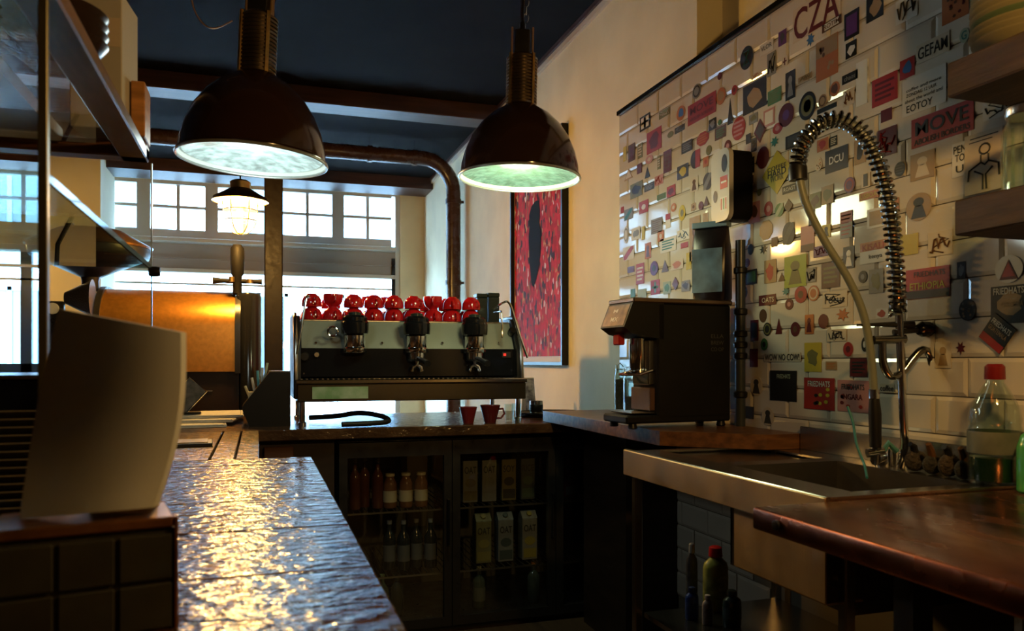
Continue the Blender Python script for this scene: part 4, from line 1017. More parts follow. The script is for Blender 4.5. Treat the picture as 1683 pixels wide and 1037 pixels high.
# hopper on top left
hx = at_Y(155, 420, RY + .25).x - ro.location.x
hz = [at_Y(155, y, RY + .25).z for y in (462, 425, 414, 408)]
MB().lathe([(.045, rz_t - .02), (.045, hz[0] - .0), (.05, hz[0] + .02), (.305, hz[1] + .005), (.315, hz[2]), (.312, hz[3]), (.30, hz[3]), (.28, hz[1] + .02), (.04, hz[0] + .03)], 36, 0, Matrix.Translation((hx - .02, .25, 0))).build('hopper', mat('hopper_black', (.018, .016, .015), .35, .3), ro)
MB().lathe([(.32, hz[3]), (.33, hz[3] + .01), (.17, hz[3] + .10), (.03, hz[3] + .12)], 36, 0, Matrix.Translation((hx - .02, .25, 0))).build('hopper_lid', mat('brown_lid_enamel', (.07, .035, .016), .25), ro)
MB().tube([(hx - .10, .02, hz[3] + .09), (hx - .06, .02, hz[3] + .09)], .012, 10).build('lid_handle', steel, ro)
# vent funnel and switch panel on the left
q = at_Y(143, 490, RY); fx = q.x - ro.location.x
MB().lathe([(.002, 0), (.03, .0), (.10, .13), (.105, .135)], 24, 0, Matrix.Translation((-rw - .17, .02, q.z)) @ Matrix.Rotation(math.radians(90), 4, 'Y')).build('vent_funnel', mat('vent_mesh', (.10, .07, .05), .4, .5, bump=1.0, bscale=160), ro)
pq_ = at_Y(87, 535, RY - .05)
sp = MB().box(-.05, .05, -.02, .02, -.13, .13, bev=.004, M=Matrix.Translation((pq_.x - ro.location.x, -.03, pq_.z))).build('switch_panel', blackmetal, ro)
MB().lathe([(.03, 0), (.03, .01)], 18, 0, Matrix.Translation((pq_.x - ro.location.x, -.05, pq_.z + .09)) @ Matrix.Rotation(math.radians(90), 4, 'X')).build('dial', white_paper, sp)
for k in range(5):
    MB().lathe([(.009, 0), (.007, .01)], 12, 0, Matrix.Translation((pq_.x - ro.location.x + .02, -.05, pq_.z + .02 - k * .032)) @ Matrix.Rotation(math.radians(90), 4, 'X')).build('switch', brass, sp)
MB().tube([(pq_.x - ro.location.x, 0, pq_.z - .13), (pq_.x - ro.location.x, .05, pq_.z - .4), (-rw, .12, .5)], .012, 8).build('panel_arm', blackmetal, ro)
# ------------------------------------------------------------------ glass display case on the bar
vx, vy0, vy1, zl, zu = -.238, 1.03, 1.955, 1.432, 1.672
vc = thing('display_case', 'wood framed glass display case standing on the bar with glass shelves', 'display case', (0, 0, 0))
caseframe = mat('olive_brown_frame_wood', (.16, .09, .035), .30, var=.3, vscale=8, vstretch=(6, 1, 6), coat=.3)
MB().box(vx - .055, vx, vy0, vy1, zu, zu + .028, bev=.003).build('side_rail', caseframe, vc)
MB().box(-.95, vx, vy1 - .05, vy1, zu - .0, zu + .034, bev=.003).build('end_rail', mat('reddish_rail_wood', (.28, .11, .035), .4, var=.3, vscale=8, vstretch=(1, 6, 6)), vc)
MB().box(-.95, vx - .056, vy0, vy1 - .051, zu + .012, zu + .018).build('top_glass', glass_pane, vc)
MB().box(-.95, -.40, vy0 + .35, vy1 - .06, zu + .019, zu + .045).build('cross_board', mat('dark_top_board', (.05, .028, .014), .5), vc)
gs = MB().box(-.95, vx, vy0, vy1, zl, zl + .008).build('glass_shelf', pane_mat('tinted_shelf_glass', (.74, .84, .80), 0, 1.0, 1.5), vc)
MB().box(vx - .0005, vx + .0035, vy0 + .01, vy1, zl - .001, zl + .009).build('shelf_edge', mat('green_glass_edge', (.03, .10, .09), .08), gs)
MB().box(-.95, vx + .003, vy1 + .0005, vy1 + .0055, CT + .001, zu - .0005).build('end_pane', pane_mat('clear_case_glass', (.95, .975, .965), 0, 1.0, 1.4), vc)
MB().box(vx + .003, vx + .006, vy1 - .0005, vy1 + .0065, CT + .001, zu).build('pane_edge', mat('pale_glass_edge', (.30, .34, .32), .2), vc)
MB().box(vx - .004, vx + .006, vy0 - .006, vy0 + .005, CT + .001, zu + .7, bev=.001).build('corner_post', mat('olive_post', (.075, .062, .030), .35, .5), vc)
MB().lathe([(.010, -.012), (.012, -.004), (.012, .004), (.010, .012)], 14, 0, Matrix.Translation((vx + .0145, vy1 - .03, zl - .01)) @ Matrix.Rotation(math.radians(90), 4, 'Y')).build('shelf_stud', blackm, vc)
# things on top of the case
bx = thing('cardboard_box', 'plain white carton standing on top of the display case', 'box', (-.315, 1.875, zu + .0345), (0, 0, -.12))
MB().box(-.05, .05, -.06, .06, 0, .285, bev=.002).build('body', mat('white_carton', (.46, .43, .40), .7), bx)
MB().box(.018, .046, -.0612, -.0602, .17, .23).build('sticker_label', mat('pinkish_label', (.60, .50, .42), .6), bx)
wbk = tag(MB().box(-.014, .014, -.045, .045, 0, .12, bev=.002).build('wood_block', honeywood, None, (-.249, 1.905, zu + .0345 - .0), (0, 0, .0)), 'small honey coloured wood block at the end of the case top', 'wood block')
bl = mat('dark_bowl_glaze', (.030, .018, .014), .25)
for k in range(4):
    tag(MB().lathe([(.035, 0), (.038, .003), (.075, .030), (.088, .046), (.084, .046), (.070, .032), (.002, .008)], 32).build('serving_bowl', bl, None, (-.335, 1.50, zu + .0455 + k * .016)), 'dark serving bowl in the stack on the display case', 'bowl', 'stacked dark bowls')
# louvred appliance inside the case on the bar
lv = thing('louvred_cooler', 'black louvred cooler unit standing inside the glass display case', 'cooler', (-.525, 1.50, CT))
MB().box(-.27, .20, .06, .35, 0, .255, bev=.004).build('body', blackmetal, lv)
MB().box(-.28, .21, .0, .36, .255, .262, bev=.002).build('top_plate', steel, lv)
for k in range(13):
    z = .030 + k * .0135
    MB().box(-.26, .19, .0, .058, z, z + .003, M=Matrix.Translation((0, .02, z)) @ Matrix.Rotation(math.radians(-25), 4, 'X') @ Matrix.Translation((0, -.02, -z))).build('louvre', mat('louvre_grey', (.22, .20, .17), .4, .6), lv)
MB().box(-.26, -.25, .0, .06, 0, .255).box(.185, .195, .0, .06, 0, .255).build('side_cheek', blackmetal, lv)
MB().lathe([(.02, 0), (.018, .015)], 16, 0, Matrix.Translation((.05, .058, .225)) @ Matrix.Rotation(math.radians(90), 4, 'X')).build('knob', chrome, lv)

# dark tiled card box with copper edges and the curled white card
D1 = .80
cbp = at_d(142, 1037, D1)
th_ = -TH
hb = at_d(142, 860, D1).z - CT
bw_ = 265 / F * D1 / 2
cbx = thing('card_box', 'dark tiled box with copper edges holding a white card on the bar', 'box', (cbp.x, cbp.y + .0, CT), (0, 0, th_ + .50))
boxm = mat('dark_tile_face', (.024, .023, .018), .5)
MB().box(-bw_, bw_, 0, .10, 0, hb - .012, bev=.002).build('body', boxm, cbx)
for i in range(3):
    for j in range(2):
        w = 2 * bw_ / 3; h = (hb - .016) / 2
        MB().box(-bw_ + i * w + .002, -bw_ + (i + 1) * w - .002, -.004, -.0002, .002 + j * h, j * h + h - .002, bev=.0015).build('tile', mat('dark_olive_tile', (.020, .019, .014), .5, var=.25, vscale=20), cbx)
cop = mat('dull_copper_edge', (.34, .15, .06), .35, .9, var=.3, vscale=20)
MB().box(-bw_, bw_, -.004, .10, hb - .0115, hb, bev=.002, M=None).build('copper_lid', cop, cbx)
MB().box(bw_, bw_ + .004, -.005, .010, 0, hb, bev=.001).build('copper_edge', cop, cbx)
# white card: bulging sheet block leaning over
def curl_sheet():
    # outline in pixels at D1, top edge then bottom edge
    NU, NV = 14, 18
    tl, trr, brr, bll = (97, 508), (297, 546), (252, 834), (32, 853)
    m = MB(); front = []; back = []
    inv = Matrix.Rotation(-th_, 4, 'Z')
    for j in range(NV + 1):
        v = j / NV
        for i in range(NU + 1):
            u = i / NU
            x = (tl[0] * (1 - u) + trr[0] * u) * (1 - v) + (bll[0] * (1 - u) + brr[0] * u) * v
            y = (tl[1] * (1 - u) + trr[1] * u) * (1 - v) + (bll[1] * (1 - u) + brr[1] * u) * v
            x += 16 * math.sin(math.pi * v) * (u ** 2) - 6 * math.sin(math.pi * v) * (1 - u)
            dd = D1 + .012 + .030 * (u ** 4) * (.4 + .6 * v) + .012 * math.sin(math.pi * v) * (1 - u) + .02 * (1 - v)
            p = at_d(x, y, dd) - Vector((cbp.x, cbp.y, CT))
            p = inv @ p
            front.append(p); back.append(p + Vector((0, .014, 0)))
    n = NU + 1; fs = []
    N0 = len(front)
    for j in range(NV):
        for i in range(NU):
            a, b, c, d = j * n + i, j * n + i + 1, (j + 1) * n + i + 1, (j + 1) * n + i
            fs.append((a, d, c, b)); fs.append((N0 + a, N0 + b, N0 + c, N0 + d))
    rim = [i for i in range(n)] + [j * n + NU for j in range(1, NV + 1)] + [NV * n + i for i in range(NU - 1, -1, -1)] + [j * n for j in range(NV - 1, 0, -1)]
    for k in range(len(rim)):
        a, b = rim[k], rim[(k + 1) % len(rim)]
        fs.append((a, b, N0 + b, N0 + a))
    m.add(front + back, fs)
    return m
wc = thing('menu_card', 'curled blank white card block propped up on the dark tiled box', 'card', (cbp.x, cbp.y, CT), (0, 0, th_))
curl_sheet().build('sheets', mat('white_card', (.44, .45, .46), .7), wc)
MB().box(-.04, .03, .080, .096, hb + .0003, hb + .05).build('stand', boxm, wc)

# ------------------------------------------------------------------ things on the far counter
npm = mat('newsprint', (.62, .58, .50), .8, col2=(.50, .47, .40), vscale=30)
for k, (x0, x1, y0, y1, rz, z) in enumerate(((290, 372, 3.60, 3.92, .06, 0), (298, 392, 3.72, 4.06, -.12, .014), (300, 398, 3.80, 4.16, .02, .028))):
    a = at_Y(x0 - 40, 690, 3.85).x; b = at_Y(x1, 690, 3.85).x
    t = thing('newspaper', ['flat white newspaper lowest in the pile on the counter', 'folded newspaper in the middle of the counter pile', 'folded newspaper on top of the counter pile'][k], 'newspaper', ((a + b) / 2, (y0 + y1) / 2, CT + z), (0, 0, rz), 'newspapers on the counter')
    w, d = (b - a) / 2, (y1 - y0) / 2
    MB().box(-w, w, -d, d, .0005, .006, bev=.001).build('lower_fold', npm, t)
    MB().box(-w, w - .01, -d + .004, d, .007, .0125, bev=.001).tube([(w - .004, -d, .0065), (w - .004, d, .0065)], .006, 8).build('upper_fold', npm, t)
fq = at_Y(308, 660, 3.80)
pf = thing('card_stand', 'tilted dark chalk card in silver frame beside the newspapers', 'frame', (fq.x + .01, 3.90, CT + .0440), (0, 0, .1))
Mf = Matrix.Translation((0, 0, .105)) @ Matrix.Rotation(math.radians(42), 4, 'Y') @ Matrix.Translation((0, 0, -.03))
MB().box(-.05, .05, -.004, .004, -.07, .07, bev=.001, M=Mf).build('card', mat('chalk_grey', (.035, .04, .045), .4, col2=(.10, .10, .11), vscale=30), pf)
MB().tube([Mf @ Vector(p) for p in ((-.05, -.003, -.07), (.05, -.003, -.07), (.05, -.003, .07), (-.05, -.003, .07))], .004, 8, closed=True).build('silver_frame', chrome, pf)
MB().tube([Mf @ Vector((-.02, .005, -.06)), (-.035, .05, .001)], .004, 8).build('prop', blackm, pf)
MB().box(-.05, .04, -.03, .07, 0, .008).build('foot', blackm, pf)
sq = at_z(300, 735, CT)
sl_ = thing('slate_board', 'small dark slate board lying on the brown counter', 'board', (sq.x - .03, sq.y + .06, CT), (0, 0, .05))
MB().box(-.12, .12, -.075, .075, .0005, .012, bev=.002).build('slab', mat('dark_slate', (.03, .03, .032), .45, var=.3, vscale=20), sl_)
MB().box(-.115, .105, -.06, .07, .0125, .015, bev=.0005).build('top_sheet', mat('pale_slate_sheet', (.26, .20, .13), .35, var=.2, vscale=12), sl_)
# black caddy with cutlery left of the machine
kq = at_Y(398, 690, 3.62); kr = at_Y(478, 690, 3.62)
kd = thing('cutlery_caddy', 'black slope topped caddy with straws beside the espresso machine', 'caddy', (kq.x, 3.60, CT))
kw = kr.x - kq.x; kh = at_Y(470, 612, 3.62).z - CT
lo = at_Y(398, 668, 3.62).z - CT
MXZ = Matrix(((1, 0, 0, 0), (0, 0, -1, 0), (0, 1, 0, 0), (0, 0, 0, 1)))
MB().prism([(.03, 0), (kw - .002, 0), (kw - .002, kh), (kw * .55, kh), (0, lo), (0, lo - .012)], -.24, 0, 0, MXZ).build('body', blackm, kd)
MB().box(kw * .55, kw - .002, .0, .24, kh + .0003, kh + .006, bev=.001).build('lid', mat('caddy_lid', (.06, .045, .03), .3), kd)
for i, (u, c, l) in enumerate(((.15, (.60, .52, .30), .05), (.25, (.55, .5, .42), .06), (.33, (.10, .35, .42), .07), (.40, (.6, .6, .55), .065), (.46, (.45, .5, .35), .07))):
    bx_ = kw * u; bz = lo + (kh - lo) * (u / .55) - .004
    MB().tube([(bx_, .10, bz), (bx_ - .02 + .008 * i, .11, bz + l)], .006, 8).build('straw', mat('straw_%d' % i, c, .4), kd)
MB().box(kw * .12, kw * .30, .04, .09, lo + .03, lo + .062, M=None).build('sugar_packet', mat('sugar_paper', (.62, .50, .28), .6, var=.2, vscale=30), kd)

# ------------------------------------------------------------------ folded leaflets sticking out of the tiles
def leaflet(px, py, w, h, label, col=(.60, .60, .58)):
    q = at_X(px, py, 1.69)
    o = thing('paper_leaflet', label, 'leaflet', (1.6895, q.y, q.z))
    MB().box(-.0008, 0, -w * .1, w * .9, -h / 2, h / 2).build('back_flap', mat('leaflet_paper', col, .6), o)
    MB().box(-.0010, 0, -w, 0, -h / 2, h / 2, M=Matrix.Translation((-.001, -w * .1, 0)) @ Matrix.Rotation(math.radians(52), 4, 'Z')).build('open_flap', mat('leaflet_print', (.50, .52, .54), .6, col2=(.22, .24, .28), vscale=40), o)
leaflet(1424, 133, .045, .13, 'folded printed leaflet standing open off the tiles above the spring hose')
# ------------------------------------------------------------------ stickers
C_ = dict(K=('black', (.018, .018, .018)), W=('white', (.62, .59, .54)), C=('cream', (.55, .46, .34)), R=('red', (.40, .035, .028)), M=('maroon', (.12, .014, .016)),
          O=('orange', (.52, .17, .05)), Y=('yellow', (.60, .46, .05)), G=('green', (.07, .20, .07)), L=('lime', (.36, .44, .06)), T=('teal', (.04, .22, .22)), B=('blue', (.05, .16, .38)),
          P=('pink', (.58, .26, .24)), U=('purple', (.14, .04, .17)), N=('brown', (.12, .055, .025)), A=('tan', (.42, .27, .13)), E=('grey', (.26, .25, .23)), D=('dark grey', (.06, .06, .058)),
          V=('olive', (.18, .17, .06)), S=('pale green', (.42, .50, .38)))
SM = {k: mat('print_' + v[0].replace(' ', '_'), tuple(c * (.9 if k in 'WC' else .68) for c in v[1]), .45, spec=.2) for k, v in C_.items()}
KEYS = list(C_)
KI = {k: i for i, k in enumerate(KEYS)}
ALLM = [SM[k] for k in KEYS]
ORD = ['first', 'second', 'third', 'fourth', 'fifth', 'sixth', 'seventh', 'eighth', 'ninth', 'tenth', 'eleventh', 'twelfth', 'thirteenth', 'fourteenth', 'fifteenth', 'sixteenth', 'seventeenth']
SHAPE = {'r': 'rectangular', 'o': 'oval', 'd': 'diamond', 't': 'triangular', 'x': 'octagonal', 's': 'star'}
def outline(sh, a, b):
    if sh == 'o': return [(a * math.cos(2 * math.pi * k / 24), b * math.sin(2 * math.pi * k / 24)) for k in range(24)]
    if sh == 'd': return [(0, -b), (a, 0), (0, b), (-a, 0)]
    if sh == 't': return [(-a, -b), (a, -b), (0, b)]
    if sh == 'x': return [(a * math.cos(math.pi / 8 + math.pi / 4 * k) * 1.05, b * math.sin(math.pi / 8 + math.pi / 4 * k) * 1.05) for k in range(8)]
    if sh == 's': return [((a if k % 2 == 0 else a * .5) * math.cos(math.pi * k / 7 + .3), (b if k % 2 == 0 else b * .5) * math.sin(math.pi * k / 7 + .3)) for k in range(14)]
    return [(-a, -b), (a, -b), (a, b), (-a, b)]
XS = XW - .0015 - .0092
def clean(m, mi_list): pass
nst = 0
def sticker(px, py, w, h, sh='r', bg='W', motif=None, c2='K', c3='W', rot=0, txt=None, lab=None):
    """px,py centre in the photo, w,h its size there in px; shape, ground colour, printed motif"""
    global nst
    q = at_X(px, py, XS)
    ya, yb = at_X(px - w / 2, py, XS).y, at_X(px + w / 2, py, XS).y
    a = (ya - yb) / 2; d = q.x * SI + q.y * CO; b = h / F * d / 2
    if rot: a = b = max(a, b)
    m = MB(); k = lambda c: KI[c]
    ol = outline(sh, a, b)
    m.prism(ol, 0, .0006, k(bg))
    z = .0009; z2 = .0012
    mo = (motif or '').split('+')
    for one in mo:
        if one == 'inner': m.poly2([(x * .74, y * .74) for x, y in ol], z, k(c2))
        elif one == 'ring':
            m.poly2([(x * .80, y * .80) for x, y in ol], z, k(c2)); m.poly2([(x * .58, y * .58) for x, y in ol], z2, k(bg))
        elif one == 'dot': m.disc2(0, 0, a * .45, b * .45, z, k(c2))
        elif one == 'head': m.disc2(0, b * .35, a * .42, b * .32, z, k(c2)); m.poly2([(-a * .6, -b * .8), (a * .6, -b * .8), (a * .3, b * .1), (-a * .3, b * .1)], z, k(c2))
        elif one == 'bars':
            for i in range(4): m.quad2(-a * .75, a * (.75 - .25 * (i % 2)), b * (.55 - i * .36) - b * .09, b * (.55 - i * .36) + b * .09, z, k(c2))
        elif one == 'lines':
            for i in range(6): m.quad2(-a * .8, a * (.8 - .2 * (i % 3)), b * (.7 - i * .28) - b * .045, b * (.7 - i * .28) + b * .045, z, k(c2))
        elif one == 'top': m.quad2(-a * .98, a * .98, b * .15, b * .98, z, k(c2))
        elif one == 'foot': m.quad2(-a * .98, a * .98, -b * .98, -b * .45, z, k(c3))
        elif one == 'diag': m.poly2([(-a * .9, -b * .9), (-a * .4, -b * .9), (a * .9, b * .5), (a * .9, b * .9), (a * .4, b * .9), (-a * .9, -b * .4)], z, k(c2))
        elif one == 'hour':
            for s in (-1, 1):
                t = [(-a * .42, s * b * .55), (a * .42, s * b * .55), (0, 0)]
                m.tube([(x, y, z) for x, y in t], a * .045, 5, k(c2), closed=True)
        elif one == 'blob':
            r = random.Random(int(px * 7 + py)); n = 11
            m.poly2([((.45 + .4 * r.random()) * a * math.cos(2 * math.pi * i / n), (.45 + .4 * r.random()) * b * math.sin(2 * math.pi * i / n)) for i in range(n)], z, k(c2))
        elif one == 'spots':
            r = random.Random(int(px * 5 + py))
            for i in range(9): m.disc2((r.random() - .5) * 1.4 * a, (r.random() - .5) * 1.4 * b, a * .13, b * .12, z2, k([c2, c3][i % 2]), 8)
        elif one == 'scrawl':
            r = random.Random(int(px * 3 + py)); n = 9
            pts = [(-a * .8 + 1.6 * a * i / n, (r.random() - .5) * 1.5 * b, z) for i in range(n + 1)]
            m.tube(pts, min(a, b) * .09, 5, k(c2))
            pts = [((r.random() - .5) * 1.5 * a, b * .8 - 1.6 * b * i / 6, z) for i in range(7)]
            m.tube(pts, min(a, b) * .06, 5, k(c2))
        elif one == 'cross': m.quad2(-a * .7, a * .7, -b * .16, b * .16, z, k(c2)); m.quad2(-a * .2, a * .2, -b * .75, b * .75, z, k(c2))
        elif one == 'split': m.quad2(0, a * .97, -b * .97, b * .97, z, k(c2))
        elif one == 'person':
            lw = a * .045
            m.tube([(a * .28 * math.cos(t_ / 12 * 6.283) + a * .1, b * .42 + b * .17 * math.sin(t_ / 12 * 6.283), z) for t_ in range(12)], lw, 5, k(c2), closed=True)
            for pts in ([(-.1, .24), (-.1, .0), (-.75, -.2), (-.8, -.55)], [(.3, .24), (.3, .0), (.8, -.15), (.85, -.55)], [(-.45, -.25), (0, -.42), (.0, -.9)], [(.5, -.22), (.15, -.42), (.2, -.9)], [(-.1, 0), (.1, -.1), (.3, 0)]):
                m.tube([(x * a, y * b, z) for x, y in pts], lw, 5, k(c2))
            m.quad2(-.7 * a, .8 * a, .82 * b, .86 * b, z, k(c2)); m.quad2(-.75 * a, .5 * a, .7 * b, .735 * b, z, k(c2))
    if txt:
        for (s, cx, cy, tw, th_t, tc_) in txt: m.text(s, cx * a, cy * b, tw * a * 2, th_t * b * 2, z2 + .0003, k(tc_))
    # keep only the inks in use
    used = sorted(set(m.m)); rm = {u: i for i, u in enumerate(used)}; m.m = [rm[u] for u in m.m]
    o = m.build('sticker', [ALLM[u] for u in used])
    o.matrix_world = Matrix.Translation((XS, q.y, q.z)) @ WALLROT @ Matrix.Rotation(math.radians(rot), 4, 'Z')
    row = max(0, int((2.43 - q.z) / THT)); colm = max(0, int((Y0T - q.y + (0 if row % 2 == 0 else TW / 2)) / TW))
    area = a * b * 4
    size = 'tiny' if area < .0012 else 'small' if area < .0035 else 'large' if area > .012 else 'medium'
    if lab is None:
        names = {'inner': 'with %s centre', 'ring': 'with %s ring', 'dot': 'with %s dot', 'head': 'with %s figure', 'bars': 'with %s bars', 'lines': 'with %s lines', 'top': 'with %s top', 'diag': 'with %s slash',
                 'hour': 'with %s hourglass', 'blob': 'with %s splash', 'spots': 'with %s spots', 'scrawl': 'with %s scrawl', 'cross': 'with %s cross', 'split': 'half %s', 'person': 'with %s drawing'}
        ph = (' ' + names[mo[0]] % C_[c2][0]) if mo[0] in names else ''
        if txt: ph = ' reading ' + txt[0][0]
        lab = '%s %s %s sticker%s, %s tile row under trim, %s tile along' % (size, C_[bg][0], SHAPE[sh], ph, ORD[min(row, 16)], ORD[min(colm, 16)])
    else:
        lab = '%s, %s tile row under trim' % (lab, ORD[min(row, 16)])
    tag(o, lab, 'sticker', 'stickers on the tiled wall')
    nst += 1
    return o
S = sticker
